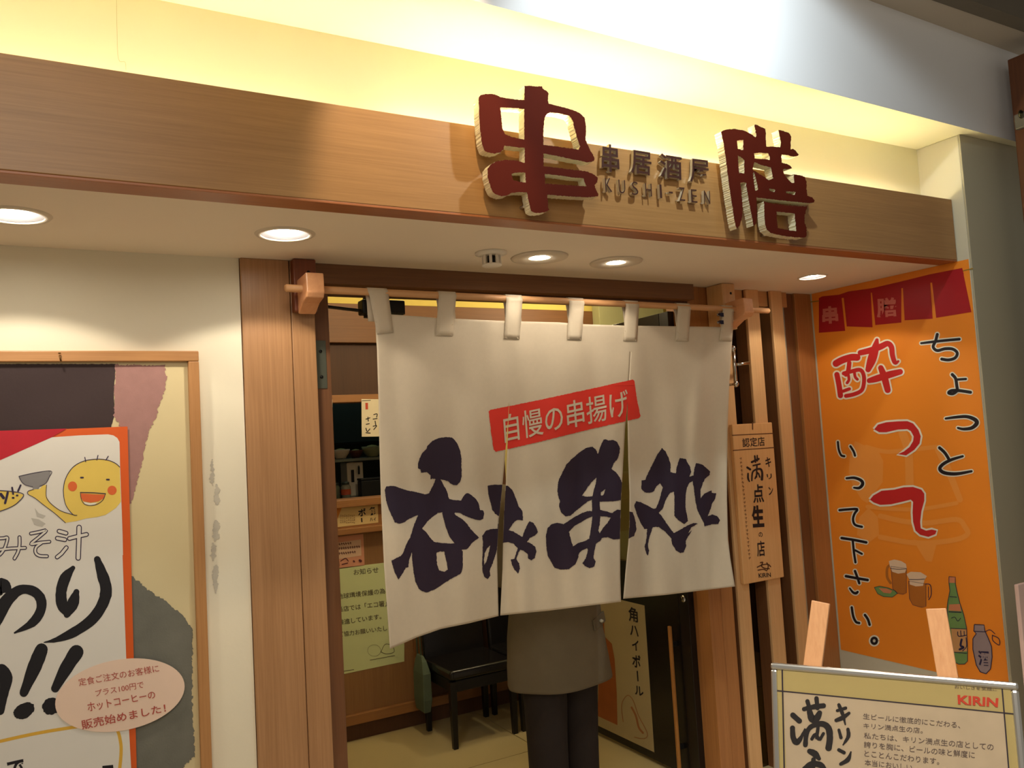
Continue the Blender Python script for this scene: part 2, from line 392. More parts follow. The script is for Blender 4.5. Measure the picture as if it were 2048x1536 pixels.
# ---------------------------------------------------------------- lattice window right of the door
w1 = thing('window_1', (3.0, 2.85, 0), 'slatted wooden screen with glass right of the entrance', **ST)
for x0, x1 in ((2.711, 2.785), (2.904, 2.987), (3.070, 3.147)):
    sl = box('slat', (x0, x1), (YR, YR+.016), (0, ZS), SLAT, w1, bev=.003); box('slat_core', (x0+.001, x1-.001), (YR+.0162, 2.885), (0, ZS), JDARK, sl, bev=.001)  # dark body behind each cap paints the shade on the slat sides
box('post', (3.270, XS-.002), (YR+.03, 2.92), (0, ZS), JR, w1, bev=.003)
box('post', (3.205, 3.269), (YR+.045, 2.92), (0, ZS), JDARK, w1, bev=.003)
for a, b in ((2.684, 2.7105), (2.7855, 2.9035), (2.9875, 3.0695), (3.1475, 3.2045)):
    box('top_rail', (a, b), (YR+.022, 2.885), (2.165, ZS), SLATX, w1, bev=.002)
box('pane', (2.684, 3.2045), (2.888, 2.894), (0, ZS), glass('screen_glass', (150, 140, 115)), w1, bev=0)
box('glass_edge', (3.168, 3.176), (YR+.02, 2.887), (0, 2.1645), mat('pale_metal_edge', (176, 180, 160), .3, .5), w1, bev=.001)

# pale panel whose edge just shows beside the pier
v = onY(2043, 1300, 1.70)
dp = thing('display_panel', (v.x+.15, 1.70, 0), 'pale pink display panel standing beside the timber post', 'panel')
zt_p = onY(2043, 1166, 1.70).z
box('board', (v.x, v.x+.30), (1.69, 1.705), (.04, zt_p), mat('panel_pink', (222, 190, 178), .5), dp, bev=.003)
for xx in (v.x+.04, v.x+.23): box('foot', (xx, xx+.03), (1.60, 1.79), (0, .0395), ALU, dp, bev=.003)
# ---------------------------------------------------------------- inner door leaf
XD = 2.50
d2 = thing('door_2', (2.52, 3.3, 0), 'dark framed glass door leaf standing open into the shop', **ST)
DG = mat('dark_door', (20, 16, 13), .25, vary=.1)
box('lower_panel', (XD, XD+.035), (2.965, 3.86), (.02, .95), DG, d2, bev=.002)
box('top_rail', (XD, XD+.035), (2.965, 3.86), (2.03, 2.14), DG, d2, bev=.002)
box('end_stile', (XD, XD+.035), (3.79, 3.86), (.951, 2.029), DG, d2, bev=.002)
box('pane', (XD+.014, XD+.020), (2.965, 3.7895), (.951, 2.029), glass('door_glass', (222, 214, 190)), d2, bev=0)
y0 = onX(1340, 1252, XD-.03).y
box('pull_bar', (XD-.040, XD-.026), (y0-.008, y0+.008), (.03, onX(1340, 1252, XD-.03).z), wood('pull_wood', (150, 96, 42), (178, 120, 58), 'z', .4), d2, bev=.003)
for zz in (.14, .6): box('bar_mount', (XD-.022, XD), (y0-.006, y0+.008), (zz, zz+.02), BLACKM, d2, bev=.001)
p = onX(1412, 1207, XD)
box('hinge_stile', (XD, XD+.035), (2.90, 2.964), (.02, 2.14), mat('dark_door_edge', (26, 20, 16), .3), d2, bev=.002)
lk = lathe('lock', (0, 0, 0), [(.0001, 0), (.016, 0), (.018, .004), (.010, .008), (.0001, .009)], STEEL, d2, seg=16)
lk.rotation_euler = (0, R(-90), 0); lk.location = Vector((XD, 2.93, p.z)) - d2.location

# ---------------------------------------------------------------- interior shell
inn = dict(kind='structure')
box('wall_left', (-.45, -.4), (2.865, 6.4), (0, 2.7), UPPER, bev=0, label='cream side wall inside the shop', **inn)
box('wall_inner_right', (4.3, 4.35), (2.99, 6.4), (0, 2.7), DARKW, bev=0, label='dark wooden side wall inside the shop', **inn)
box('ceiling_inner', (-.45, 4.35), (2.99, 6.4), (2.7, 2.75), UPPER, bev=0, label='cream ceiling inside the shop', **inn)
wb = thing('wall_back', (1.6, YI, 0), 'wood panelled back wall with a kitchen hatch', **inn)
box('upper_plaster', (-.4, 4.3), (YI, YI+.1), (2.4, 2.7), mat('lamplit_cream', (206, 184, 96), .8), wb, bev=0)  # warm lamplight put into the colour: cream plaster yellowed
box('head_beam', (-.4, 4.3), (YI-.04, YI+.1), (2.183, 2.405), wood('head_beam_wood', (92, 58, 28), (116, 76, 40), 'x', .6), wb, bev=.003)
box('upper_panel', (-.4, 2.45), (YI, YI+.1), (1.892, 2.1825), wood('upper_panel_wood', (58, 34, 17), (74, 45, 24), 'z', .7), wb, bev=0)
box('hatch_head', (1.0, 2.45), (YI-.02, YI+.1), (1.849, 1.8915), INW, wb, bev=.002)
box('hatch_side', (1.0, 1.25), (YI-.005, YI+.1), (1.311, 1.8485), DARKW, wb, bev=.002)
box('hatch_side', (2.2, 2.45), (YI-.005, YI+.1), (1.311, 1.8485), DARKW, wb, bev=.002)
box('sill', (1.0, 2.45), (YI-.05, YI+.12), (1.269, 1.3105), INW, wb, bev=.003)
box('menu_rail_panel', (1.0, 2.45), (YI-.005, YI+.1), (1.154, 1.2685), INW, wb, bev=0)
box('ledge', (1.0, 2.45), (YI-.05, YI+.1), (1.121, 1.1535), INW, wb, bev=.003)
box('panel', (1.0, 1.793), (YI+.008, YI+.1), (.145, 1.1205), INP, wb, bev=0)
box('stile', (1.794, 1.846), (YI-.01, YI+.1), (.145, 1.1205), INWZ, wb, bev=.002)
box('panel', (1.847, 2.40), (YI+.008, YI+.1), (.145, 1.1205), DARKW, wb, bev=0)
box('stile', (2.401, 2.45), (YI-.01, YI+.1), (.145, 1.1205), INWZ, wb, bev=.002)
box('bottom_rail', (1.0, 2.45), (YI-.02, YI+.1), (.093, .1445), INW, wb, bev=.002)
box('toe_kick', (-.4, 4.3), (YI+.02, YI+.1), (0, .0925), DARKW, wb, bev=0)
box('plaster_panel', (2.4505, 4.3), (YI, YI+.1), (.0926, 2.1825), mat('olive_plaster', (196, 180, 112), .8), wb, bev=0)
box('side_panel', (-.4, .9995), (YI, YI+.1), (.0926, 1.8915), DARKW, wb, bev=0)
box('column', (3.154, 3.70), (YI-.12, YI-.041), (0, 2.7), mat('grey_green_paint', (150, 146, 104), .8), wb, bev=.004)
# kitchen beyond the hatch
box('wall_kitchen', (.4, 3.4), (6.0, 6.06), (0, 2.7), mat('kitchen_steel_wall', (60, 72, 70), .35, .3), bev=0, label='dim steel clad kitchen wall', **inn)
lamp('kitchen_lamp', 'AREA', (1.8, 5.5, 2.5), (1.8, 5.5, 0), 1.6, (.75, 1.0, .95), .5)
# ---------------------------------------------------------------- recessed lamps
GLOW = mat('lamp_glow', (255, 250, 240), .5, emit=(255, 247, 232), es=30)
CAN = mat('lamp_reflector', (150, 146, 146), .3, .8, vary=.02)
RINGM = mat('lamp_ring', (214, 200, 176), .5, vary=.02)
lab = ['wide recessed downlight in the soffit above the framed picture', 'wide recessed downlight beside the left noren bracket', 'flat plate downlight next to the smoke detector',
       'flat plate downlight between the detector pair and the right slats', 'small recessed downlight by the orange poster']
LE = [9, 9, 3.2, 3.2, 5.5]
for (x, y, r1, r2, kd), lb, en in zip(DL, lab, LE):
    t = thing('downlight', (x, y, ZS-.004), lb, 'ceiling light', 'recessed lamps in the entrance soffit')
    if kd == 'A':
        lathe('trim_ring', (x, y, ZS), [(r2, -.001), (r2, -.005), (r1-.004, -.004), (r1, 0)], RINGM, t, seg=40)
        lathe('reflector', (x, y, ZS), [(r2, 0), (r2*.92, .02), (r2*.80, .045)], CAN, t, seg=40)
        lathe('bulb', (x, y, ZS), [(.0001, .002), (r2*.45, .004), (r2*.60, .012), (r2*.60, .035)], GLOW, t, seg=32)
    else:
        lathe('trim_ring', (x, y, ZS), [(r2, -.001), (r2, -.004), (r1-.012, -.007), (r1-.002, -.005), (r1, -.001)], RINGM, t, seg=48)
        lathe('reflector', (x, y, ZS), [(r2, 0), (r2*.95, .012), (r2*.90, .03)], CAN, t, seg=40)
        lathe('bulb', (x, y, ZS), [(.0001, .004), (r2*.7, .006), (r2*.86, .010), (r2*.86, .02)], GLOW, t, seg=32)
    lamp('lamp_light', 'SPOT', (x, y, ZS-.012), (x, y, 0), en, (1.0, .90, .75), .03, 122, .12, parent=t)
for o in bpy.data.objects:       # the ring and reflector are open shells
    if o.name.startswith(('trim_ring', 'reflector')):
        bm = bmesh.new(); bm.from_mesh(o.data); bmesh.ops.delete(bm, geom=[f for f in bm.faces if len(f.verts) > 4], context='FACES_ONLY'); bm.to_mesh(o.data); bm.free()
# smoke detector
sd = thing('smoke_detector', (1.34, 2.445, ZS-.05), 'white ribbed fire detector on the soffit', 'detector')
lathe('base', (1.34, 2.445, ZS), [(.0001, 0), (.056, 0), (.056, -.006), (.040, -.012), (.0001, -.012)], WHITEM, sd, seg=32)
for i in range(8):
    a = 2*math.pi*i/8+.2; c = (1.34+.03*math.cos(a), 2.445+.03*math.sin(a))
    obox('rib', (c[0], c[1], ZS-.027), (math.cos(a), math.sin(a), 0), (-math.sin(a), math.cos(a), 0), (0, 0, 1), (.003, .005, .015), WHITEM, sd, bev=.001)
lathe('cap', (1.34, 2.445, ZS), [(.0001, -.042), (.034, -.042), (.035, -.046), (.030, -.049), (.0001, -.049)], WHITEM, sd, seg=32)
lathe('sensor', (1.34, 2.445, ZS), [(.0001, -.012), (.014, -.0125), (.014, -.041), (.0001, -.0415)], BLACKM, sd, seg=16)
# cove tubes lying in the trough behind the beam
TUBE = mat('cove_tube_glow', (255, 236, 170), .5, emit=(255, 245, 214), es=22)
TUBE2 = mat('cove_tube_glow_strong', (255, 240, 190), .5, emit=(255, 247, 224), es=46)
for i, (a, b, mm) in enumerate(((-2.9, -1.75, TUBE), (-1.65, -.5, TUBE), (-.4, .75, TUBE), (.85, 2.0, TUBE2), (2.1, 3.25, TUBE))):
    t = thing('cove_lamp', ((a+b)/2, 2.15, 2.361), ['warm tube lamp in the cove trough, hidden end', 'warm tube lamp in the cove above the picture', 'warm tube lamp in the cove above the left jamb',
        'bright tube lamp in the cove behind the sign characters', 'warm tube lamp in the cove nearest the pier'][i], 'lamp', 'tube lamps in the cove trough')
    box('batten', (a-.02, b+.02), (2.140, 2.180), (2.361, 2.425), WHITEM, t, bev=.002)
    tube('tube', [(a, 2.16, 2.445), (b, 2.16, 2.445)], .013, mm, t)
    for xx in (a-.012, b+.002): box('socket', (xx, xx+.01), (2.145, 2.175), (2.4255, 2.462), WHITEM, t, bev=.001)
# neighbouring post at the far right with bolt and bracket
po = thing('timber_post', (3.72, 1.86, 0), 'dark brown timber post with a round steel bolt', 'post')
box('post', (3.628, 3.82), (1.80, 1.895), (0, 3.10), wood('post_wood', (84, 46, 20), (108, 62, 30), 'z', .45), po, bev=.004)
p = onY(2041, 229, 1.80)
b_ = lathe('bolt', (0, 0, 0), [(.0001, .012), (.010, .011), (.012, .008), (.017, .006), (.018, 0)], mat('bolt_steel', (92, 88, 62), .25, .9), po, seg=20)
b_.rotation_euler = (R(90), 0, 0); b_.location = Vector((p.x, 1.80, p.z)) - po.location
p = onY(2014, 240, 1.87)
box('clip', (3.605, 3.6278), (1.83, 1.88), (p.z-.03, p.z+.035), mat('clip_grey', (120, 116, 104), .5), po, bev=.005)
# ================================================================== SIGN CHARACTERS ON THE BEAM
FACE = mat('sign_lacquer', (80, 25, 12), .8, vary=.12, scale=12, spec=.08)
EDGE = mat('sign_edge', (226, 216, 180), .35, .25, vary=.12, scale=60)
YF = 1.990          # front face of the big characters
def sign_char(name, label, cropfn, polys):
    t = None; geo = []
    for outer, holes in polys:
        P_, T_, L_ = poly([cropfn(p) for p in outer], [[cropfn(p) for p in h] for h in holes], jag=.6, step=1.5); geo.append((P_, T_, L_))
    allp = [onY(*p, YF) for g in geo for p in g[0]]
    base = Vector((sum(v.x for v in allp)/len(allp), YF+.02, min(v.z for v in allp)))
    t = thing(name, base, label, 'sign character')
    vf, ff, vs, fs = [], [], [], []
    pins = []
    for P_, T_, L_ in geo:
        F = [onY(*p, YF) for p in P_]; n = len(F)
        k = len(vf); vf += F; ff += [tuple(i+k for i in q) for q in T_]
        Bk = [v + Vector((0, .032, 0)) for v in F]; F2 = [v + Vector((0, .0006, 0)) for v in F]
        k = len(vs); vs += F2 + Bk; fs += [tuple(i+k+n for i in q[::-1]) for q in T_]; b = 0
        for l in L_:
            m_ = len(l)
            for i in range(m_): fs.append((k+b+i, k+b+(i+1) % m_, k+b+(i+1) % m_+n, k+b+i+n))
            b += m_
    mesh('face', vf, ff, FACE, t); fixn(mesh('edge_band', vs, fs, EDGE, t))
    lo, hi = min(v.x for v in allp), max(v.x for v in allp)
    return t
c1 = crop(930, 150, 5.2966)
s1 = sign_char('sign_character', 'large dark red raised brush character for skewer on the oak beam', c1, [([(145,240),(165,215),(210,203),(280,200),(340,215),(370,232),(440,245),(520,258),(630,268),(630,118),(680,112),(760,122),(815,118),(830,150),(880,180),(885,205),(878,260),(888,305),(960,320),(1080,352),(1170,380),(1220,405),(1265,450),(1282,530),(1283,620),(1275,680),(1300,740),(1330,800),(1375,880),(1365,912),(1300,925),(1200,905),(1100,885),(1000,862),(900,845),(832,830),(832,965),(960,980),(1080,995),(1180,1008),(1290,1020),(1360,1050),(1408,1090),(1400,1140),(1372,1165),(1380,1200),(1412,1260),(1408,1285),(1300,1295),(1180,1292),(1000,1278),(872,1268),(878,1340),(880,1400),(893,1430),(860,1450),(800,1462),(740,1460),(700,1440),(690,1400),(665,1300),(658,1245),(560,1240),(490,1252),(440,1278),(390,1285),(320,1262),(285,1225),(260,1150),(240,1080),(240,990),(270,950),(330,915),(420,900),(540,905),(632,932),(632,770),(560,768),(480,755),(420,748),(405,790),(370,820),(310,832),(240,820),(200,795),(175,700),(160,560),(150,400)],
  [[(375,345),(450,345),(560,352),(628,358),(628,682),(560,672),(480,650),(420,625),(395,560),(385,450)],
   [(870,410),(900,398),(980,402),(1060,420),(1110,435),(1140,480),(1160,560),(1185,660),(1220,760),(1205,790),(1100,775),(960,755),(832,742),(830,600),(838,500),(850,440)],
   [(495,1045),(560,1030),(638,1035),(645,1140),(570,1128),(505,1110)],
   [(845,1050),(960,1058),(1100,1080),(1255,1095),(1285,1180),(1180,1172),(1000,1160),(848,1150)]])])
c2 = crop(1420, 230, 5.908)
s2 = sign_char('sign_character', 'large dark red raised brush character for meal on the oak beam', c2, [([(130,200),(160,180),(220,168),(300,165),(380,180),(440,200),(500,235),(535,262),(548,240),(535,170),(525,118),(545,112),(600,140),(655,165),(660,220),(660,300),(668,375),(740,372),(830,380),(838,330),(825,260),(808,180),(850,182),(900,200),(935,210),(958,250),(955,320),(955,405),(980,400),(1020,430),(1050,465),(1040,485),(980,490),(900,470),(845,470),(845,520),(850,565),(900,575),(950,600),(965,630),(930,640),(880,635),(862,650),(875,690),(905,740),(960,800),(995,800),(990,700),(1060,710),(1120,730),(1140,790),(1142,880),(1150,955),(1200,970),(1240,1010),(1225,1035),(1150,1040),(1050,1030),(900,1015),(760,1000),(640,985),(550,975),(550,1080),(553,1200),(540,1290),(515,1310),(495,1200),(465,1040),(440,900),(425,800),(390,795),(360,800),(372,900),(382,1050),(380,1200),(350,1310),(315,1345),(295,1270),(265,1080),(235,880),(210,700),(185,500),(160,330)],
  [[(320,305),(360,295),(396,298),(392,415),(330,400)], [(330,480),(370,500),(405,530),(407,690),(345,685),(335,580)],
   [(520,455),(600,445),(690,455),(708,500),(705,530),(640,520),(560,515),(528,510)],
   [(512,600),(530,555),(600,590),(720,620),(745,750),(690,770),(640,730),(560,680),(507,650)],
   [(505,690),(520,670),(545,760),(570,880),(535,895),(520,800)], [(700,870),(770,880),(765,915),(705,895)], [(895,905),(1010,905),(1000,945),(900,920)]]),
  ([(640,1020),(700,1040),(850,1060),(1000,1075),(1110,1080),(1150,1078),(1120,1180),(1115,1260),(1140,1330),(1143,1430),(1120,1450),(1000,1445),(850,1425),(720,1395),(670,1355),(650,1280),(642,1150)],
   [[(785,1140),(1000,1165),(1020,1375),(930,1360),(800,1335)]])])
for t, pts in ((s1, ((700, 900), (700, 1350), (350, 1100))), (s2, ((330, 1000), (620, 940), (1000, 980), (760, 1380)))):
    fn = c1 if t is s1 else c2
    for p in pts:
        v = onY(*fn(p), YF); tube('mounting_pin', [(v.x, YF+.0325, v.z), (v.x, YB, v.z)], .005, ALU, t, seg=8)
# small raised characters and letters
SB = mat('small_sign_face', (70, 42, 34), .35, .2); SE = mat('small_sign_edge', (200, 188, 160), .3, .5)
c3 = crop(1190, 270, 8.192)
def raised(s, quad, label, off):
    vs2, fs2 = text(s, Cq(c3, quad), off); Y = 2.030
    F = [onY(*p, Y) for p in vs2]; t = thing('raised_letter', (sum(v.x for v in F)/len(F), YB, min(v.z for v in F)), label, 'sign letter', 'small raised sign letters')
    mesh('face', F, fs2, SB, t)
    cnt = {}
    for f in fs2:
        for a, b in zip(f, f[1:]+f[:1]): cnt.setdefault((min(a, b), max(a, b)), []).append((a, b))
    n = len(F); vs = [v+Vector((0, .0004, 0)) for v in F] + [v+Vector((0, .0125, 0)) for v in F]
    fs = [(e[0][1], e[0][0], e[0][0]+n, e[0][1]+n) for e in cnt.values() if len(e) == 1]
    mesh('edge_band', vs, fs, SE, t)
    v = F[len(F)//2]; lo = min(F, key=lambda q: q.z)
    tube('pin', [(lo.x, Y+.012, lo.z+.004), (lo.x, YB, lo.z+.004)], .0015, ALU, t, seg=6)
for s, q, n in (('串', [(110,130),(385,175),(405,620),(110,590)], 'skewer'), ('居', [(590,235),(925,290),(925,670),(590,620)], 'reside'), ('酒', [(1065,295),(1420,350),(1430,740),(1070,690)], 'sake'), ('屋', [(1560,380),(1870,420),(1880,810),(1560,770)], 'shop')):
    raised(s, q, 'small dark raised character for %s in the upper sign row' % n, .012)
for i, (s, q) in enumerate((('K', [(160,700),(262,708),(285,930),(175,935)]), ('U', [(385,730),(492,740),(500,955),(395,960)]), ('S', [(605,758),(700,768),(715,980),(605,985)]), ('H', [(820,790),(925,798),(935,1005),(830,1000)]),
        ('I', [(1055,808),(1088,812),(1103,1035),(1068,1030)]), ('-', [(1212,925),(1275,930),(1277,958),(1214,952)]), ('Z', [(1375,855),(1470,862),(1480,1080),(1385,1075)]), ('E', [(1570,888),(1665,896),(1680,1110),(1580,1100)]), ('N', [(1785,908),(1882,915),(1890,1130),(1790,1120)]))):
    raised(s, q, ('thin raised letter %s in the lower sign row' % s) if s != '-' else 'short raised hyphen in the lower sign row', -.008 if s != '-' else 0)

# ================================================================== NOREN, ROD AND BRACKETS
def bracket(name, label, x0, x1, yb, zb, zt, hz, base_m, hook_m):
    t = thing(name, ((x0+x1)/2, yb, zb), label, 'bracket', 'wooden brackets of the noren rod')
    box('back_block', (x0, x1), (2.695, yb), (zb, zt), base_m, t, bev=.004)
    pr = [(2.695, hz+.04), (2.585, hz+.045), (2.580, hz-.020), (2.592, hz-.036), (2.640, hz-.046), (2.695, hz-.075)]
    n = len(pr); xa, xb = x0+.010, x1-.008
    vs = [(xa, y, z) for y, z in pr] + [(xb, y, z) for y, z in pr]
    fs = [tuple(range(n)), tuple(range(2*n-1, n-1, -1))] + [(i, i+n, (i+1) % n+n, (i+1) % n) for i in range(n)]
    bevel(fixn(mesh('hook_block', vs, fs, hook_m, t)), .004)
    sc = lathe('screw', (0, 0, 0), [(.0001, .002), (.006, .001), (.006, 0)], BLACKM, t, seg=10); sc.rotation_euler = (R(90), 0, 0)
    sc.location = Vector(((x0+x1)/2+.012, 2.695, zt-.045)) - t.location
    return t
bracket('noren_bracket', 'reddish wooden bracket with pale hook block on the left jamb', .722, .799, 2.7345, 2.06, ZS-.001, 2.125, RED, HOOK)
bracket('noren_bracket', 'wooden bracket with pale hook block right of the last noren loop', 2.652, 2.728, YR-.0005, 2.03, ZS-.001, 2.108, SLAT, HOOK)
RA, RB = Vector((.676, 2.64, 2.126)), Vector((2.875, 2.64, 2.109))
rodo = tube('noren_rod', [RA, RA.lerp(RB, .003), RA.lerp(RB, .5), RA.lerp(RB, .997), RB], [.009, .013, .013, .013, .009], ROD, None, seg=16, label='long pale wooden rod holding the white noren', cat='rod')
def rodz(x): return RA.z + (RB.z-RA.z)*(x-RA.x)/(RB.x-RA.x)

def interp(tab, x):
    if x <= tab[0][0]: return tab[0][1]
    for (a, b), (c, d) in zip(tab, tab[1:]):
        if x <= c:
            t = (x-a)/(c-a); t = t*t*(3-2*t) if len(tab[0]) == 2 else t
            return b+(d-b)*t
    return tab[-1][1]
WAVE = [(740, -.055), (830, -.005), (920, .05), (1000, .10), (1060, .075), (1150, .03), (1243, 0), (1290, .035), (1360, .0), (1420, -.05), (1475, -.11)]
def clothY(px, py, l=0):
    t = max(0, (py-640)/600)
    y = 2.640 + interp(WAVE, px)*t**1.25
    y += .007*math.sin(px*.045+py*.006)*min(1, t*2+.3) + .004*math.sin(px*.11-py*.013)*min(1, t+.25)
    for tx in (765, 890, 1025, 1150, 1262, 1364, 1455):      # pull folds below each loop
        d = (px-tx-(py-640)*.06)/(16+(py-640)*.14); y -= .007*math.exp(-d*d)*math.exp(-max(0, py-640)/170)
    d = (px-1405+(py-700)*.09)/13; y -= .010*math.exp(-d*d)*math.exp(-((py-820)/170)**2)
    d = (px-845-(py-700)*.1)/22; y -= .006*math.exp(-d*d)*math.exp(-((py-760)/140)**2)
    return y - l
def onCloth(px, py, l=0): return onY(px, py, clothY(px, py, l*.0016))
def along(tab, y):   # x of a polyline given as (y, x)
    if y <= tab[0][0]: return tab[0][1]
    for (a, b), (c, d) in zip(tab, tab[1:]):
        if y <= c: return b+(d-b)*(y-a)/(c-a)
    return tab[-1][1]
E_L = [(628, 749), (700, 754), (800, 757), (900, 759), (1000, 762), (1130, 768), (1240, 776), (1297, 780)]
S1L = [(642, 1025), (775, 1019.3), (840, 1016), (962, 1005.6), (1038, 997.8), (1100, 994), (1137, 994.7), (1232, 997)]
S1R = [(642, 1025), (775, 1019.3), (840, 1017), (962, 1012), (1027, 1008), (1087, 1006), (1137, 1005), (1231, 1000.5)]
S2L = [(651, 1264), (806, 1255), (856, 1250), (944, 1245.4), (996, 1242), (1074, 1240), (1152, 1240.5), (1204, 1242)]
S2R = [(651, 1264), (806, 1255), (840, 1255.2), (918, 1256.6), (986, 1259), (1048, 1259), (1087, 1256.6), (1139, 1251.4), (1197, 1246.5)]
E_R = [(655, 1466), (700, 1463), (780, 1458), (860, 1455), (950, 1454), (1000, 1454), (1080, 1456), (1120, 1461), (1174, 1470)]
TOP = [(740, 627), (785, 629), (873, 635.5), (1011, 642), (1118, 644.6), (1168, 648.5), (1247, 651), (1445, 654), (1470, 655)]
B1 = [(776, 1298), (800, 1288), (830, 1275), (880, 1258), (940, 1246), (998, 1232)]
B2 = [(999, 1231), (1100, 1221), (1243, 1203.5)]
B3 = [(1246, 1197.5), (1330, 1190), (1420, 1179), (1471, 1173)]
def lin_(tab, x): return along(tab, x)
nor = thing('noren', onY(1110, 1240, 2.64), 'white cotton split noren with dark brush characters and red banner', 'noren curtain')
V, Fc = [], []; idx = {}
NV = 120
for (Le, Re, Bo, NU) in ((E_L, S1L, B1, 64), (S1R, S2L, B2, 64), (S2R, E_R, B3, 56)):
    k = len(V)
    for j in range(NV+1):
        v = j/NV
        for i in range(NU+1):
            u = i/NU
            xl = along(Le, Le[0][0]+(Le[-1][0]-Le[0][0])*v); xr = along(Re, Re[0][0]+(Re[-1][0]-Re[0][0])*v)
            x = xl+(xr-xl)*u
            yt = along(TOP, along(Le, 0)+(along(Re, 0)-along(Le, 0))*u); yb = along(Bo, Bo[0][0]+(Bo[-1][0]-Bo[0][0])*u)
            yl = Le[0][0]+(Le[-1][0]-Le[0][0])*v
            V.append(onCloth(x, yt+(yb-yt)*v))
    for j in range(NV):
        for i in range(NU): a = k+j*(NU+1)+i; Fc.append((a, a+1, a+NU+2, a+NU+1))
clo = mesh('curtain', V, Fc, CLOTH, nor, smooth=True)
bm = bmesh.new(); bm.from_mesh(clo.data); bmesh.ops.remove_doubles(bm, verts=bm.verts, dist=.0012); bm.to_mesh(clo.data); bm.free()
sm = clo.modifiers.new('cloth', 'SOLIDIFY'); sm.thickness = .0009; sm.offset = 0
# sewn loops over the rod
TABS = [((736,577),(775,574),(787,665),(754,668)), ((878,585),(913,585.5),(906,672),(871.6,670.7)), ((1013,592.5),(1045.5,593),(1039,678.5),(1008,677)), ((1139,599),(1169,600),(1163,680),(1134.7,679)),
        ((1252,605),(1278.5,606),(1274,682),(1246.7,682)), ((1356,609.5),(1382,611),(1377,683),(1351,682)), ((1446,615),(1468,616),(1464,682),(1439,681))]
STITCH = mat('stitch_thread', (196, 178, 150), .8)
for tl, tr, br, bl in TABS:
    rows = []
    for q in range(9):
        v = q/8; row = []
        for u in (0, .25, .5, .75, 1):
            x = (bl[0]*(1-u)+br[0]*u)*(1-v) + (tl[0]*(1-u)+tr[0]*u)*v; y = (bl[1]*(1-u)+br[1]*u)*(1-v) + (tl[1]*(1-u)+tr[1]*u)*v
            yc = clothY(x, y)-.003; Yd = yc*(1-v**3) + (2.640-.0155)*v**3
            row.append(onY(x, y+ (6 if v == 1 else 0), Yd))
        rows.append(row)
    last = rows[-1]
    for a in (60, 100, 140, 180): rows.append([Vector((p.x, 2.64-.0155*math.cos(R(a)), rodz(p.x)+.0155*math.sin(R(a)))) for p in last])
    for dz in (.03, .07, .10): rows.append([Vector((p.x+.004, 2.64+.0155-.008*dz/.1, rodz(p.x)-dz)) for p in last])
    vs = [p for r_ in rows for p in r_]; fs = []
    for j in range(len(rows)-1):
        for i in range(4): a = j*5+i; fs.append((a, a+1, a+6, a+5))
    lo = mesh('loop', vs, fs, CLOTH, nor, smooth=True); s_ = lo.modifiers.new('cloth', 'SOLIDIFY'); s_.thickness = .0012; s_.offset = 0
    q_ = [tuple(tl[i]+(bl[i]-tl[i])*.72 for i in (0, 1)), tuple(tr[i]+(br[i]-tr[i])*.72 for i in (0, 1)), br, bl]
    ins = [tuple(p[i]*.9+sum(r_[i] for r_ in q_)/40 for i in (0, 1)) for p in q_]
    sh = [stroke([ins[a], ins[b]], .8, soft=False) for a, b in ((0, 1), (2, 3), (1, 3), (0, 2))]
    decal('stitching', sh, lambda x, y, l=0: onY(x, y, clothY(x, y)-.0042-l*.0001), STITCH, lo)
# printed lettering, laid on the same cloth surface and cut at the slits
def on_noren(name, shape, m, layer, step=7):
    bm = bmesh.new(); bv = [bm.verts.new((x, y, 0)) for x, y in shape[0]]
    for f in shape[1]:
        try: bm.faces.new([bv[i] for i in f])
        except ValueError: pass
    xs = [v[0] for v in shape[0]]; ys = [v[1] for v in shape[0]]
    def cut(co, no): bmesh.ops.bisect_plane(bm, geom=bm.verts[:]+bm.edges[:]+bm.faces[:], plane_co=co, plane_no=no, dist=1e-5)
    x = math.floor(min(xs)/step)*step
    while x < max(xs): cut((x, 0, 0), (1, 0, 0)); x += step
    y = math.floor(min(ys)/step)*step
    while y < max(ys): cut((0, y, 0), (0, 1, 0)); y += step
    for tab in (S1L, S1R, S2L, S2R):
        for (ya, xa), (yb, xb) in zip(tab, tab[1:]):
            if min(xs)-2 < (xa+xb)/2 < max(xs)+2: cut((xa, ya, 0), (yb-ya, -(xb-xa), 0))
    kill = []
    for f in bm.faces:
        c = f.calc_center_median()
        for a, b in ((S1L, S1R), (S2L, S2R)):
            if along(a, c.y)-.2 < c.x < along(b, c.y)+.2 and c.y > a[1][0]: kill.append(f); break
    bmesh.ops.delete(bm, geom=kill, context='FACES')
    bm.verts.index_update()
    vs = [onCloth(v.co.x, v.co.y, layer) for v in bm.verts]; fs = [tuple(v.index for v in f.verts) for f in bm.faces]; bm.free()
    return mesh(name, vs, fs, m, nor, smooth=True)
a3, a4 = crop(740, 840, 3.84), crop(1060, 840, 3.84)
def brush(fn, outer, holes=(), extra=None):
    P_, T_, L_ = poly([fn(p) for p in outer], [[fn(p) for p in h] for h in holes], jag=.45, step=1.7)
    return merge([(P_, T_), poly([fn(p) for p in extra], jag=.45, step=1.7)[:2]]) if extra else (P_, T_)
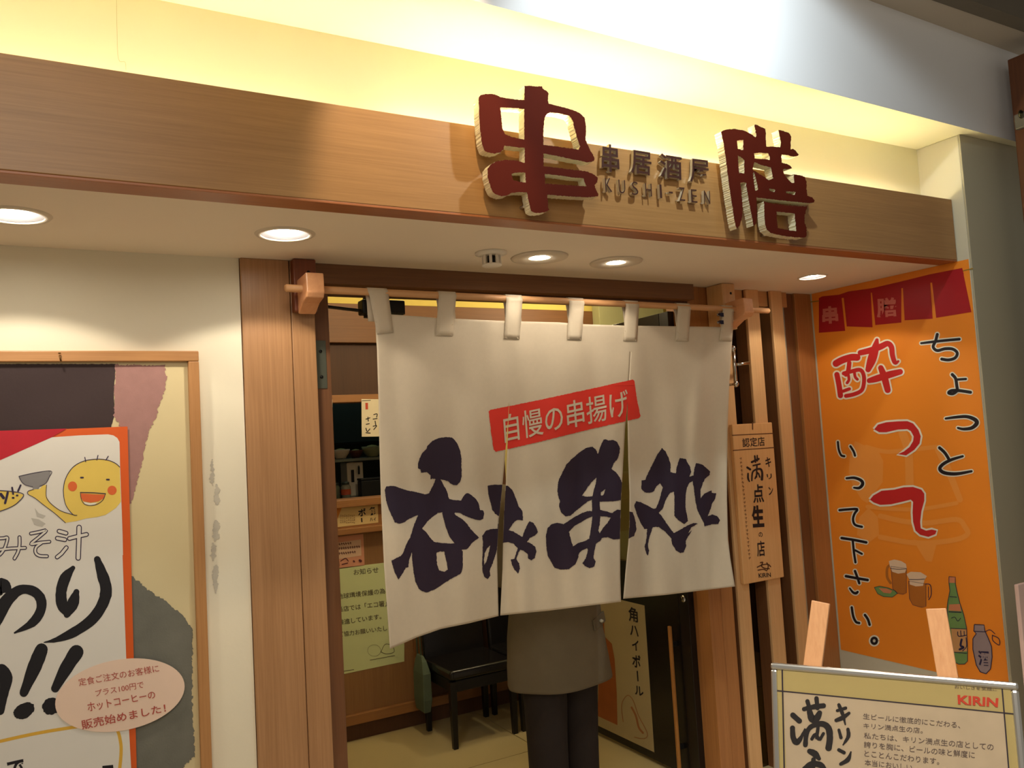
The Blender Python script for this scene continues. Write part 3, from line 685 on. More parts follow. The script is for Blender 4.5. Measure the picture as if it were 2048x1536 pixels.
on_noren('brush_character', brush(a3, [(535,440),(560,490),(590,545),(607,605),(640,615),(700,618),(715,590),(735,565),(755,562),(785,580),(815,610),(835,640),(845,690),(870,695),(877,720),(870,760),(845,770),(800,762),(740,740),(690,715),(655,710),(650,718),(665,735),(700,755),(740,790),(775,840),(838,903),(800,930),(775,955),(755,985),(735,995),(705,995),(712,1010),(713,1130),(705,1165),(690,1185),(640,1210),(590,1240),(545,1270),(500,1300),(470,1310),(440,1325),(400,1315),(375,1295),(350,1245),(335,1170),(325,1080),(322,1015),(300,1080),(295,1130),(275,1135),(255,1170),(220,1225),(190,1170),(175,1120),(165,1080),(200,1062),(235,1045),(255,1020),(280,950),(310,900),(340,800),(370,730),(330,745),(290,765),(265,785),(230,797),(190,785),(170,740),(145,690),(125,620),(112,540),(125,510),(180,505),(240,525),(290,542),(340,550),(400,565),(430,572),(455,560),(475,520),(495,480),(510,440)],
  [[(400,835),(440,780),(480,745),(520,715),(555,707),(565,760),(585,830),(610,895),(650,948),(600,948),(540,943),(490,935),(460,900),(430,860)], [(510,1020),(540,1008),(572,1012),(580,1060),(592,1100),(597,1150),(570,1165),(530,1155),(515,1110)]], [(368,345),(378,300),(400,255),(432,225),(440,200),(480,160),(530,138),(590,130),(632,135),(665,170),(690,225),(702,290),(703,370),(705,430),(690,480),(668,500),(640,500),(615,485),(600,470),(570,462),(535,455),(510,455),(480,450),(465,455),(465,425),(435,400),(395,405),(388,380),(370,372)]), INK, 1)
on_noren('brush_character', brush(a3, [(905,505),(960,495),(1010,498),(1060,505),(1095,540),(1120,600),(1140,660),(1172,700),(1175,770),(1130,768),(1105,785),(1085,815),(1065,845),(1100,855),(1140,880),(1170,898),(1185,855),(1205,810),(1225,778),(1255,790),(1280,830),(1290,860),(1270,885),(1230,905),(1205,935),(1240,950),(1270,975),(1278,1010),(1265,1060),(1240,1078),(1215,1065),(1212,1030),(1180,1005),(1155,995),(1140,1020),(1130,1050),(1122,1068),(1145,1100),(1152,1140),(1138,1180),(1110,1150),(1090,1110),(1082,1072),(1108,1064),(1120,1030),(1135,985),(1100,950),(1060,938),(1030,940),(1000,960),(975,1000),(950,1080),(930,1130),(918,1160),(925,1195),(905,1222),(880,1205),(866,1170),(862,1100),(865,1000),(868,940),(862,890),(890,850),(930,838),(980,835),(985,790),(990,740),(960,720),(940,690),(925,630),(910,570)],
  [[(925,962),(900,985),(882,1020),(875,1070),(878,1112),(890,1095),(905,1050)]]), INK, 1)
on_noren('brush_character', brush(a4, [(565,150),(585,148),(600,158),(640,152),(670,170),(690,210),(690,250),(672,300),(645,330),(625,375),(660,400),(690,440),(705,480),(740,500),(762,540),(755,600),(700,615),(640,625),(590,625),(535,628),(538,690),(580,700),(630,715),(665,690),(700,690),(745,695),(790,710),(810,770),(818,840),(800,890),(770,905),(740,920),(690,915),(640,918),(600,900),(555,905),(540,930),(510,945),(495,1000),(488,1060),(503,1085),(495,1125),(455,1138),(420,1120),(403,1100),(430,1060),(443,1000),(440,985),(400,1000),(375,1025),(370,1060),(350,1105),(300,1145),(240,1150),(190,1135),(160,1085),(135,1040),(125,960),(122,890),(135,830),(165,800),(210,788),(255,800),(290,780),(340,745),(400,715),(440,700),(478,700),(475,640),(475,612),(440,628),(400,660),(350,700),(310,735),(270,740),(240,710),(222,660),(230,620),(215,580),(210,530),(220,460),(250,400),(280,340),(330,290),(385,245),(430,215),(480,205),(505,225),(522,262),(535,220),(550,180)],
  [[(510,440),(480,470),(440,520),(400,580),(440,590),(480,585),(490,540),(505,490)], [(580,530),(545,555),(545,580),(565,575)], [(300,860),(340,815),(400,780),(440,755),(478,740),(472,800),(465,860),(455,910),(420,930),(370,945),(330,970),(315,920)], [(540,740),(580,740),(620,750),(595,790),(560,830),(535,870),(525,850),(535,800)]]), INK, 1)
on_noren('brush_character', brush(a4, [(1015,215),(1040,240),(1065,290),(1080,340),(1078,400),(1120,410),(1125,370),(1140,320),(1150,292),(1200,300),(1205,320),(1230,360),(1238,400),(1225,435),(1255,425),(1260,385),(1275,330),(1320,340),(1350,365),(1385,395),(1380,420),(1345,450),(1325,490),(1310,540),(1310,600),(1340,565),(1380,545),(1395,540),(1398,560),(1430,562),(1425,600),(1400,640),(1385,690),(1365,740),(1400,725),(1440,740),(1460,770),(1445,800),(1400,800),(1340,818),(1335,790),(1310,745),(1285,690),(1270,620),(1260,540),(1250,470),(1225,480),(1205,520),(1195,580),(1195,680),(1210,750),(1213,775),(1185,800),(1140,770),(1108,735),(1110,660),(1108,580),(1105,550),(1075,560),(1040,620),(1020,680),(990,712),(1020,750),(1060,810),(1105,868),(1150,845),(1200,815),(1255,790),(1290,795),(1240,825),(1215,870),(1245,848),(1215,895),(1195,930),(1200,970),(1180,1015),(1155,1022),(1120,1000),(1090,950),(1085,910),(1040,860),(990,820),(945,822),(930,860),(912,920),(905,960),(915,1000),(905,1042),(895,1030),(880,975),(895,910),(900,835),(880,838),(850,790),(820,720),(800,655),(815,625),(850,630),(900,655),(945,680),(965,680),(985,640),(1005,570),(1020,520),(1000,485),(970,510),(955,545),(920,560),(880,555),(855,530),(858,465),(885,460),(910,400),(945,330),(980,260)]), INK, 1)
a6 = crop(960, 740, 6.0235)
on_noren('red_banner', brush(a6, [(105,500),(125,480),(700,365),(1250,245),(1840,115),(1862,135),(1890,350),(1935,560),(1915,580),(1300,720),(700,870),(190,985),(165,960),(130,720)]), REDP, 1)
for sh_ in chars('自慢の串揚げ', Cq(a6, [(275,545),(1775,225),(1800,545),(300,880)]), .006): on_noren('banner_character', sh_, mat('banner_white', (200, 184, 158), .7), 2)
# binder clips on the right loop
for i, (px, py) in enumerate(((1441, 630), (1441, 645))):
    v = onY(px, py, 2.612); t = thing('binder_clip', v, ['upper black binder clip on the last noren loop', 'lower black binder clip on the last noren loop'][i], 'clip', 'binder clips on the noren')
    vs, fs = [], []
    for dx in (-.012, .012): vs += [(v.x+dx, 2.604, v.z-.009), (v.x+dx, 2.604, v.z+.009), (v.x+dx, 2.622, v.z+.002), (v.x+dx, 2.622, v.z-.002)]
    bevel(fixn(mesh('jaw', vs, [(0, 1, 2, 3), (7, 6, 5, 4), (0, 4, 5, 1), (1, 5, 6, 2), (2, 6, 7, 3), (3, 7, 4, 0)], mat('clip_blue_black', (20, 18, 44), .3, .4), t)), .001)
    tube('wire_handle', [(v.x-.012, 2.60, v.z-.007), (v.x-.034, 2.596, v.z-.003), (v.x-.036, 2.596, v.z+.003), (v.x-.012, 2.60, v.z+.007)], .0012, STEEL, t, seg=6)
# chrome pull on the slat behind the noren edge
ph = thing('door_pull', onY(1470, 775, 2.76), 'chrome pull bar with ball ends beside the noren edge', 'door handle')
pa, pb = onY(1466, 697, 2.755), onY(1472, 768, 2.755)
tube('bar', [pa, pb], .0085, STEEL, ph)
for p in (pa, pb): lathe('ball', (p.x, p.y, p.z), [(.0001, -.015), (.009, -.012), (.014, 0), (.009, .012), (.0001, .015)], STEEL, ph, seg=16)
pc, pd = onY(1474, 729, 2.755), onY(1498, 726, 2.755)
tube('stem', [pc, pd], .007, STEEL, ph)
for p in (pa, pb): tube('standoff', [p, (p.x, YR, p.z)], .006, STEEL, ph, seg=8)
# ================================================================== ORANGE POSTER ON THE SIDE WALL
XPO = XS-.0015
pf = planeX(XPO-.0006)
op = thing('wall_poster', onX(1840, 1340, XPO), 'tall orange poster with red and black brush lettering on the pier', 'poster')
yA, yB_ = YP+.004, 2.828
zb_, zt_ = onX(1676, 1298, XPO).z, ZS-.001
mesh('sheet', [(XPO, yA, zb_), (XPO, 2.822, zb_), (XPO, 2.822, zt_), (XPO, yA, zt_), (XS, yA, zb_), (XS, 2.822, zb_), (XS, 2.822, zt_), (XS, yA, zt_)],
     [(0, 1, 2, 3), (4, 7, 6, 5), (0, 4, 5, 1), (1, 5, 6, 2), (2, 6, 7, 3), (3, 7, 4, 0)], ORANGE, op)
p1, p2, p3 = crop(1620, 520, 4.5176), crop(1620, 800, 4.2667), crop(1640, 1080, 5.12)
def pl(fn, pts): P_, T_, L_ = poly([fn(p) for p in pts]); return P_, T_
def sk(fn, pts, w, s, grow=0, **k): return stroke([fn(p) for p in pts], [x/s for x in w] if isinstance(w, (list, tuple)) else w/s, grow, **k)
flags = [[(80,348),(110,328),(282,312),(318,640),(80,658)], [(300,300),(548,262),(565,608),(332,600)], [(556,262),(826,195),(825,565),(590,588)], [(836,195),(1082,130),(1108,530),(855,545)], [(1094,130),(1375,72),(1458,470),(1140,522)],
         [(78,345),(110,328),(250,318),(345,285),(560,255),(820,195),(1080,130),(1375,72),(1390,130),(1095,205),(830,255),(555,295),(285,345)]]
decal('printed_curtain', [pl(p1, f) for f in flags], pf, mat('poster_dark_red', (168, 26, 36), .4, vary=.05), op, 1)
decals('pale_character', [text('串', Cq(p1, [(108,425),(248,410),(258,570),(112,580)]), .04), text('膳', Cq(p1, [(595,345),(780,335),(795,510),(605,525)]), .03)], pf, mat('poster_pink', (206, 110, 96), .5), op, 3)
decal('printed_line', [sk(p1, [(0, 380), (78, 370)], 9, 4.5), sk(p1, [(1385, 98), (1470, 76)], 9, 4.5)], pf, mat('poster_olive', (150, 120, 40), .5), op, 1)
L2_ = 4.2667
faded = [pl(p2, [(385,350),(470,390),(590,450),(625,520),(620,700),(560,780),(490,880),(440,850),(370,740),(330,620),(340,480)]), sk(p2, [(480,400),(640,440),(800,430),(1080,400)], 36, L2_), sk(p2, [(790,280),(840,450),(850,720)], 70, L2_),
         sk(p2, [(1100,420),(1180,600),(1280,850)], [70,60,50], L2_), sk(p2, [(490,910),(700,930),(950,930),(1250,880)], 34, L2_), pl(p2, [(500,920),(580,1000),(590,1150),(500,1220),(400,1150),(420,1000)]),
         sk(p2, [(600,990),(800,1035),(1000,1050),(1250,1020),(1320,1080),(1340,1150),(1200,1200),(900,1220),(600,1170)], 44, L2_), pl(p2, [(880,1190),(1080,1230),(1040,1380),(990,1375),(930,1280)])]
decal('faded_emblem', faded, pf, mat('poster_pale_orange', (238, 152, 66), .4, vary=.03), op, .5, .02)
red = [(p1, 4.5176, [([(235,935),(290,905),(370,880),(425,880)], 62), ([(355,930),(345,1000),(325,1035)], 40), ([(243,1035),(262,1130),(275,1225)], 48), ([(305,1025),(380,1005),(450,992),(482,1030),(488,1100),(468,1175),(400,1212),(325,1228)], 36), ([(345,1030),(352,1080),(335,1110)], 26), ([(400,1005),(408,1055),(428,1078)], 26), ([(300,1185),(355,1165)], 30),
        ([(455,838),(550,815),(640,782),(700,755),(735,785),(745,860),(768,928),(798,915)], [50,55,55,50,48,46,38,20]), ([(605,722),(588,800),(558,900),(525,990)], [30,70,80,50]), ([(535,1090),(600,1072),(720,1035),(815,1010)], [45,60,62,50]), ([(640,975),(672,1060),(702,1175)], [50,62,55])])]
rp = [[(548,250),(580,210),(650,190),(750,182),(830,180),(880,200),(925,255),(945,310),(935,370),(890,425),(820,472),(750,462),(800,440),(850,400),(880,350),(885,310),(860,265),(830,248),(750,252),(650,275),(590,275)],
      [(512,850),(540,815),(610,775),(720,765),(800,745),(880,742),(950,765),(975,800),(975,860),(950,950),(940,1040),(945,1095),(990,1115),(1040,1105),(1080,1115),(1070,1145),(1010,1168),(940,1150),(900,1115),(880,1040),(875,960),(880,870),(860,850),(780,870),(690,890),(600,895),(545,875)]]
blk = [(p1, 4.5176, [([(1005,752),(1120,738),(1230,726),(1350,715)], [20,24,24,24]), ([(1150,672),(1135,730),(1113,785),(1150,818),(1220,802),(1290,805),(1330,840),(1310,885),(1250,903),(1190,895)], 27), ([(1285,1035),(1315,1070),(1325,1130),(1328,1178),(1290,1208),(1252,1200),(1280,1180),(1350,1180),(1450,1195)], 28), ([(1335,1080),(1408,1075)], 22)]),
       (p2, 4.2667, [([(1158,158),(1250,146),(1340,142),(1408,168),(1422,200),(1380,238),(1310,248),(1262,238)], [18,24,28,34,36,30,24,18]), ([(1105,408),(1150,450),(1182,500)], 26), ([(1303,480),(1200,512),(1130,552),(1108,590),(1150,622),(1250,630),(1378,608)], [20,26,28,30,30,28,20]),
        ([(238,358),(245,420),(265,470),(293,480)], 18), ([(345,395),(373,440),(384,475)], 19), ([(312,668),(380,664),(438,688),(448,720),(420,750),(375,748)], [18,22,26,28,24,16]), ([(252,940),(330,933),(403,932),(380,970),(367,1020),(385,1065),(443,1082)], 20), ([(270,1178),(380,1195),(480,1215)], 22), ([(365,1200),(375,1300),(388,1385)], 20), ([(385,1282),(443,1313)], 18)]),
       (p3, 5.12, [([(265,370),(370,390),(488,410)], 27), ([(358,318),(385,390),(402,442)], 26), ([(305,495),(338,536),(368,545),(385,532)], [18,24,28,24]), ([(325,690),(340,780),(368,838),(402,850)], 25), ([(460,768),(490,812),(508,868)], 26)])]
ring = stroke([p3(p) for p in ellipse(555, 1032, 27, 30, n=14)], 26/5.12, closed=True); ringw = stroke([p3(p) for p in ellipse(555, 1032, 27, 30, n=14)], 26/5.12, 3, closed=True)
def stk(f, s_, it, grow=0): return stroke([f(p) for p in it[0]], [x/s_ for x in it[1]] if isinstance(it[1], list) else it[1]/s_, grow)
def character(shapes, outs, m, pr):
    o = decal('character', shapes, pf, m, pr, 3.5, .05); decal('outline', outs, pf, PWHITE, o, 2, .05)
character([stk(p1, 4.5176, it) for it in red[0][2]], [stk(p1, 4.5176, it, 3.2) for it in red[0][2]], PRED, op)
for q in rp: character([pl(p2, q)], [stroke([p2(p) for p in q], 7.5, closed=True, soft=False)], PRED, op)
for bi, parts in ((0, (2, 2)), (1, (1, 2, 2, 1, 1, 3)), (2, (3, 2))):
    f, s_, L = blk[bi]; k_ = 0
    for n_ in parts: character([stk(f, s_, it) for it in L[k_:k_+n_]], [stk(f, s_, it, 2.3) for it in L[k_:k_+n_]], BLACKP, op); k_ += n_
character([ring], [ringw], BLACKP, op)
PBEER = mat('print_beer', (178, 106, 40), .45, vary=.1); PFOAM = mat('print_foam', (226, 196, 164), .45); PGREEN = mat('print_green', (112, 146, 84), .45, vary=.15); PLINE = mat('print_blue_line', (42, 38, 70), .45)
PGREY = mat('print_grey', (150, 132, 134), .45, vary=.1); PBEIGE = mat('print_beige', (198, 148, 96), .45)
mug1 = [(725,270),(885,290),(885,540),(850,555),(790,545),(745,500)]; mug2 = [(905,420),(1085,450),(1085,680),(1040,690),(950,665),(915,600)]
foam1 = [(705,215),(760,200),(830,215),(880,245),(888,290),(870,335),(800,345),(740,325),(715,270)]; foam2 = [(885,350),(930,325),(1030,330),(1095,370),(1070,410),(1055,470),(980,475),(920,455),(915,405)]
plate = [(555,485),(610,472),(700,490),(770,520),(795,545),(740,585),(650,580),(590,550)]
bott = [(1320,375),(1385,380),(1385,440),(1400,520),(1430,640),(1470,760),(1500,900),(1510,1100),(1510,1240),(1480,1270),(1420,1272),(1380,1250),(1355,1100),(1320,880),(1300,700),(1310,620),(1330,520),(1320,440)]
tok = [(1580,865),(1680,870),(1688,930),(1720,1000),(1755,1090),(1762,1200),(1745,1320),(1700,1370),(1640,1350),(1600,1280),(1565,1120),(1565,1010),(1600,960),(1575,930)]
decal('printed_mugs', [pl(p3, mug1), sk(p3, [(712,260),(688,290),(688,380),(722,440)], 26, 5.12), pl(p3, mug2)], pf, PBEER, op, 1)
decal('printed_foam', [pl(p3, foam1), pl(p3, foam2)], pf, PFOAM, op, 2)
decal('printed_plate', [pl(p3, plate)], pf, PGREEN, op, 1); decal('printed_bottle', [pl(p3, bott)], pf, PGREEN, op, 1)
decal('printed_food', [pl(p3, [(600,492),(680,496),(740,520),(720,548),(650,540)]), pl(p3, [(1322,660),(1432,655),(1447,730),(1318,722)]), pl(p3, [(1320,378),(1385,382),(1385,440),(1320,438)])], pf, mat('print_salmon', (206, 130, 90), .45), op, 2)
decal('printed_label', [pl(p3, [(1342,908),(1500,912),(1506,1140),(1362,1150)])], pf, PBEIGE, op, 2)
decal('printed_flask', [pl(p3, tok)], pf, PGREY, op, 1)
lines = [stroke([p3(p) for p in q], w, closed=True, soft=False) for q, w in ((bott, 1.2), (tok, 1.6), (plate, .8), (mug2, .7), (mug1, .7))] + [sk(p3, q, w, 5.12) for q, w in (
    ([(1330,580),(1400,585)], 7), ([(1320,735),(1445,740)], 9), ([(1335,905),(1500,912)], 6), ([(1365,1148),(1500,1160)], 7), ([(1410,940),(1420,985),(1500,975)], 9), ([(1440,930),(1445,985)], 9), ([(1475,935),(1478,980)], 8), ([(1450,1020),(1440,1080),(1470,1100),(1430,1120)], 22),
    ([(1495,1000),(1500,1090),(1460,1135)], 8), ([(1345,800),(1380,790),(1410,830),(1440,800)], 6), ([(1690,940),(1740,920),(1790,960)], 7), ([(1765,975),(1830,1010),(1835,1075),(1770,1030),(1765,975)], 8), ([(1575,935),(1690,940)], 7), ([(1080,450),(1130,462),(1138,560),(1112,612)], 8), ([(1110,480),(1108,590)], 6), ([(720,290),(800,300),(885,295)], 5), ([(915,405),(1000,405),(1070,400)], 6))]
decal('printed_outlines', lines + [text('酒', Cq(p3, [(1615,1130),(1725,1135),(1745,1290),(1625,1285)]), .03)], pf, PLINE, op, 3.2, .02)

# ================================================================== FRAMED PICTURE ON THE LEFT WALL
fp = thing('framed_picture', (-.2, YW, .35), 'oak framed brush painting of brown, pink and grey washes', 'picture frame')
fx1, fz1 = onY(397, 702, 2.72).x, onY(397, 702, 2.72).z
fw = onY(397, 900, 2.72).x - onY(375, 900, 2.72).x
FX0, FZ0 = -1.0, .30
YFR = 2.716
box('frame_rail', (FX0, fx1), (YFR, YW), (fz1-fw, fz1), FRAMEX, fp, bev=.003)
box('frame_upright', (fx1-fw, fx1), (YFR+.0005, YW), (FZ0+fw, fz1-fw-.0004), FRAMEZ, fp, bev=.003)
box('frame_rail', (FX0, fx1), (YFR, YW), (FZ0, FZ0+fw), FRAMEX, fp, bev=.003)
box('frame_upright', (FX0, FX0+fw), (YFR+.0005, YW), (FZ0+fw, fz1-fw-.0004), FRAMEZ, fp, bev=.003)
YAR = 2.734
box('painting', (FX0+fw, fx1-fw), (YAR, YW-.001), (FZ0+fw, fz1-fw), mat('painting_cream', (214, 196, 150), .8, vary=.06, scale=4), fp, bev=0)
af = planeY(YAR-.0004)
def jagpoly(pts, j=1.1): P_, T_, L_ = poly([G(p) for p in pts], jag=j, step=3); return P_, T_
decal('brown_wash', [jagpoly([(-1200,86),(415,86),(408,200),(412,270),(400,305),(380,420),(0,500),(-1200,520)], .5)], af, mat('wash_brown', (60, 45, 44), .8, vary=.12, scale=6, bump=.3), fp, 1)
decal('pink_wash', [jagpoly([(413,88),(590,92),(598,130),(592,180),(570,240),(558,280),(530,340),(515,420),(495,500),(470,588),(440,620),(430,310),(408,270)], 2.2)], af, mat('wash_pink', (164, 122, 114), .8, vary=.14, scale=30, bump=.3), fp, 1.4)
decal('grey_wash', [jagpoly([(440,840),(482,852),(520,888),(560,915),(600,940),(640,975),(668,1005),(690,1035),(690,1300),(700,1490),(660,1530),(640,1600),(600,2200),(300,2200),(380,1200)], 2.2)], af, mat('wash_grey', (112, 110, 98), .8, vary=.22, scale=14, bump=.3), fp, 1.2)
nail = thing('nail_hook', onY(119, 712, YFR-.006), 'small bent brass nail in the top rail of the picture frame', 'nail')
v = onY(119, 711, YFR-.005)
tube('shank', [(v.x, YFR, v.z), (v.x, YFR-.012, v.z-.001), (v.x+.002, YFR-.014, v.z-.012), (v.x+.003, YFR-.010, v.z-.016)], .002, mat('brass', (120, 84, 40), .35, .8), nail, seg=6)
lathe('head', (v.x, YFR-.008, v.z+.004), [(.0001, 0), (.004, .001), (.003, .004), (.0001, .005)], mat('brass', (120, 84, 40)), nail, seg=10)
# paper poster hanging over the picture
c7, c8 = crop(0, 840, 5.689), crop(0, 1080, 3.369)
YPP = 2.7265
pp = thing('paper_poster', onY(150, 1536, YPP), 'handwritten white menu poster with an orange border over the picture', 'poster')
qf = planeY(YPP-.0008)
tl = onY(-700, 872, YPP); tr = onY(255, 853, YPP); brz = onY(283, 1536, YPP)
xr_ = (tr.x); zt = tr.z; zb0 = .42; xl_ = -.62
mesh('sheet', [(xl_, YPP, zb0), (xr_, YPP, zb0), (xr_, YPP, zt), (xl_, YPP, zt), (xl_, YPP+.001, zb0), (xr_, YPP+.001, zb0), (xr_, YPP+.001, zt), (xl_, YPP+.001, zt)], [(0, 1, 2, 3), (4, 7, 6, 5), (0, 4, 5, 1), (1, 5, 6, 2), (2, 6, 7, 3), (3, 7, 4, 0)], mat('border_orange', (218, 92, 30), .4, vary=.08, scale=6), pp)
decal('white_field', [pl(c7, [(-600,820),(0,455),(590,197),(900,175),(1230,163),(1290,175),(1335,205),(1360,250),(1366,500),(1395,1300),(1400,1537)]) , pl(c8, [(-800,300),(-800,1700),(893,1700),(865,1200),(822,0),(400,-120),(0,-200)]), pl(c7, [(-600,820),(1390,1200),(1400,1537),(-600,1537)])], qf, PAPER, pp, 1, .05)
decal('red_corner', [pl(c7, [(-700,120),(0,122),(760,98),(590,195),(0,458),(-700,760)])], qf, mat('poster_crimson', (188, 24, 40), .45, vary=.15, scale=12), pp, 2)
YEL = mat('print_yellow', (230, 198, 92), .5, vary=.1, scale=10)
decal('yellow_figure', [pl(c7, [(720,800),(735,700),(780,600),(850,520),(960,465),(1100,445),(1220,455),(1310,490),(1362,535),(1376,930),(1320,1000),(1200,1080),(1100,1105),(980,1120),(870,1150),(745,1170),(620,1060),(500,970),(400,890),(320,845),(320,810),(380,790),(450,785),(490,740),(530,740),(525,860),(560,930),(640,1000),(720,1045),(830,1075),(760,990),(730,900)]),
       pl(c7, [(-200,800),(0,805),(150,815),(270,850),(190,950),(80,1010),(0,1040),(-200,1060)])], qf, YEL, pp, 2)
decal('printed_bowl', [pl(c7, [(215,640),(400,600),(580,580),(560,650),(520,720),(450,755),(440,785),(375,785),(370,760),(290,740),(245,700)]), ], qf, mat('print_bowl_grey', (138, 134, 132), .5, vary=.2, scale=20), pp, 2.5)
decal('pale_smudges', [pl(c7, [(395,1000),(440,1060),(520,1090),(490,1120),(420,1100)]), pl(c7, [(355,1115),(440,1130),(520,1180),(480,1215),(390,1190)])], qf, mat('print_pale_grey', (190, 184, 172), .5), pp, 2)
decal('cheeks', [pl(c7, ellipse(825, 755, 52, 56)), pl(c7, ellipse(1275, 800, 52, 52)), pl(c7, [(915,835),(1060,845),(1200,850),(1180,890),(1120,925),(1030,940),(950,925),(925,890)])], qf, mat('print_coral', (222, 104, 48), .5), pp, 3)
decal('teeth', [pl(c7, [(950,930),(1030,945),(1110,938),(1080,962),(1020,970),(965,955)])], qf, PWHITE, pp, 3.2)
fig = [([(720,800),(735,700),(780,600),(850,520),(960,465),(1100,445),(1220,455),(1310,490),(1362,535)], 8), ([(875,1085),(830,1075),(760,990),(730,900),(720,800)], 8), ([(975,475),(965,425)], 10), ([(1102,455),(1115,402)], 10), ([(1205,455),(1232,412)], 10), ([(915,825),(1060,828),(1200,838)], 10), ([(915,830),(925,900),(960,955),(1020,972),(1100,960),(1170,910),(1200,840)], 7),
       ([(530,740),(525,860),(560,930),(640,1000),(720,1045),(860,1085)], 7), ([(745,1170),(620,1060),(500,970),(400,890),(320,845),(320,810),(380,790)], 7), ([(215,640),(400,600),(580,580),(560,650),(520,720),(450,755)], 7), ([(215,640),(245,700),(290,740),(370,760)], 7), ([(920,655),(945,655)], 18), ([(1215,678),(1240,678)], 18), ([(-40,800),(0,803),(150,815),(270,850),(190,950),(80,1010),(-40,1050)], 9)]
figl = [sk(c7, q, w, 5.689) for q, w in fig]
PURP = mat('print_violet_ink', (46, 32, 62), .5)
decal('ink_outline', figl + [sk(c7, q, w, 5.689) for q, w in (([(10,845),(40,885)], 34), ([(88,825),(75,880),(58,945)], 26), ([(138,770),(150,840)], 22), ([(235,742),(205,808)], 20), ([(145,885),(155,886)], 22), ([(190,858),(200,858)], 20))], qf, PURP, pp, 3.4, .02)
oq = [('み', [(-8,1071),(54,1066),(56,1126),(-6,1131)]), ('そ', [(59,1059),(102,1056),(106,1120),(62,1124)]), ('汁', [(111,1052),(177,1048),(180,1114),(114,1120)])]
HC = [[([(-25,1348),(40,1345),(85,1342),(60,1440),(20,1510),(-20,1545)], 44), ([(-20,1478),(120,1462),(285,1455)], 44), ([(222,1335),(222,1420),(205,1500),(165,1575)], 46)],
  [([(352,1292),(440,1275),(525,1258),(440,1335),(352,1412),(460,1395),(562,1385)], 44), ([(470,1400),(410,1450),(405,1510),(450,1545),(535,1550)], 44)],
  [([(672,1265),(752,1288)], 54), ([(652,1345),(738,1362)], 54), ([(650,1560),(700,1520),(755,1452)], 52), ([(790,1348),(880,1325),(985,1302)], 54), ([(900,1222),(896,1400),(890,1570)], 62)]]
for g in HC:
    o_ = decal('hollow_character', [sk(c7, q, w, 5.689, soft=len(q) > 3) for q, w in g], qf, PURP, pp, 2, .05)
    decal('fill', [sk(c7, q, w-22, 5.689, soft=len(q) > 3) for q, w in g], qf, PAPER, o_, 3, .05)
bw = [([(-30,330),(10,310),(45,330),(60,350)], [110,110,80,30]), ([(-40,560),(0,480),(60,392),(140,335),(225,345),(275,400),(272,480),(215,560),(100,625)], [90,95,85,66,66,70,66,56,14]), ([(492,188),(440,255),(412,350),(420,440),(455,495)], [30,72,72,74,50]), ([(515,350),(490,430),(450,505)], [40,80,40]),
      ([(655,130),(685,220),(715,330),(692,430),(620,535),(500,620),(380,672),(295,690)], [44,72,80,76,72,66,36,4]), ([(280,738),(235,850),(160,1030)], [84,94,56]), ([(515,755),(445,865),(372,1000)], [96,86,56]), ([(10,880),(40,930),(25,1040),(0,1150)], [90,90,60,60])]
bs = [sk(c8, q, w, 3.369, jag=.5) for q, w in bw]; BKM = mat('brush_black', (20, 17, 22), .55)
dots = [pl(c8, ellipse(162, 1150, 76, 50, -28, jag=.06)), pl(c8, ellipse(345, 1120, 62, 56, -28, jag=.06))]
for g in (bs[0:2], bs[2:5], [bs[5]], [dots[0]], [bs[6]], [dots[1]], [bs[7]], [pl(c8, [(690,1522),(762,1515),(770,1600),(690,1600)])]): decal('brush_character', list(g), qf, BKM, pp, 2, .08)
decal('small_lettering', [text('で', Cq(c8, [(45,1490),(165,1475),(175,1600),(55,1610)]), .03)], qf, BLACKP, pp, 2)
decal('yellow_rule', [sk(c8, [(-100,1380),(200,1312),(440,1270),(680,1240),(780,1270),(812,1360),(815,1450),(800,1600)], 22, 3.369)], qf, mat('print_mustard', (222, 172, 60), .5), pp, 1.6)
# oval sticker
YOV = 2.7225
ov = thing('oval_sticker', onY(240, 1465, YOV), 'pale pink oval notice stuck on the menu poster', 'sticker')
P_, T_, L_ = poly([c8(p) for p in ellipse(808, 1046, 442, 238, -11, n=64)])
vs, fs, fm = slab('x', L_, T_, lambda x, y: onY(x, y, YOV), (0, .0014, 0), None, None)
mesh('card', vs, fs, mat('sticker_pink', (236, 206, 182), .5, vary=.03), ov)
of = planeY(YOV-.0004)
LST_ = (('定食ご注文のお客様に', [(525,935),(1065,838),(1075,888),(535,985)], .0), ('プラス100円で', [(640,1012),(965,950),(970,996),(645,1056)], .0), ('ホットコーヒーの', [(585,1098),(1040,1016),(1050,1066),(595,1160)], .006), ('販売始めました！', [(545,1215),(1112,1102),(1120,1160),(555,1280)], .01))
decals('character', [x_ for s, q, o_ in LST_ for x_ in chars(s, Cq(c8, q), o_)], of, mat('print_brick', (178, 74, 62), .5), ov, 1)

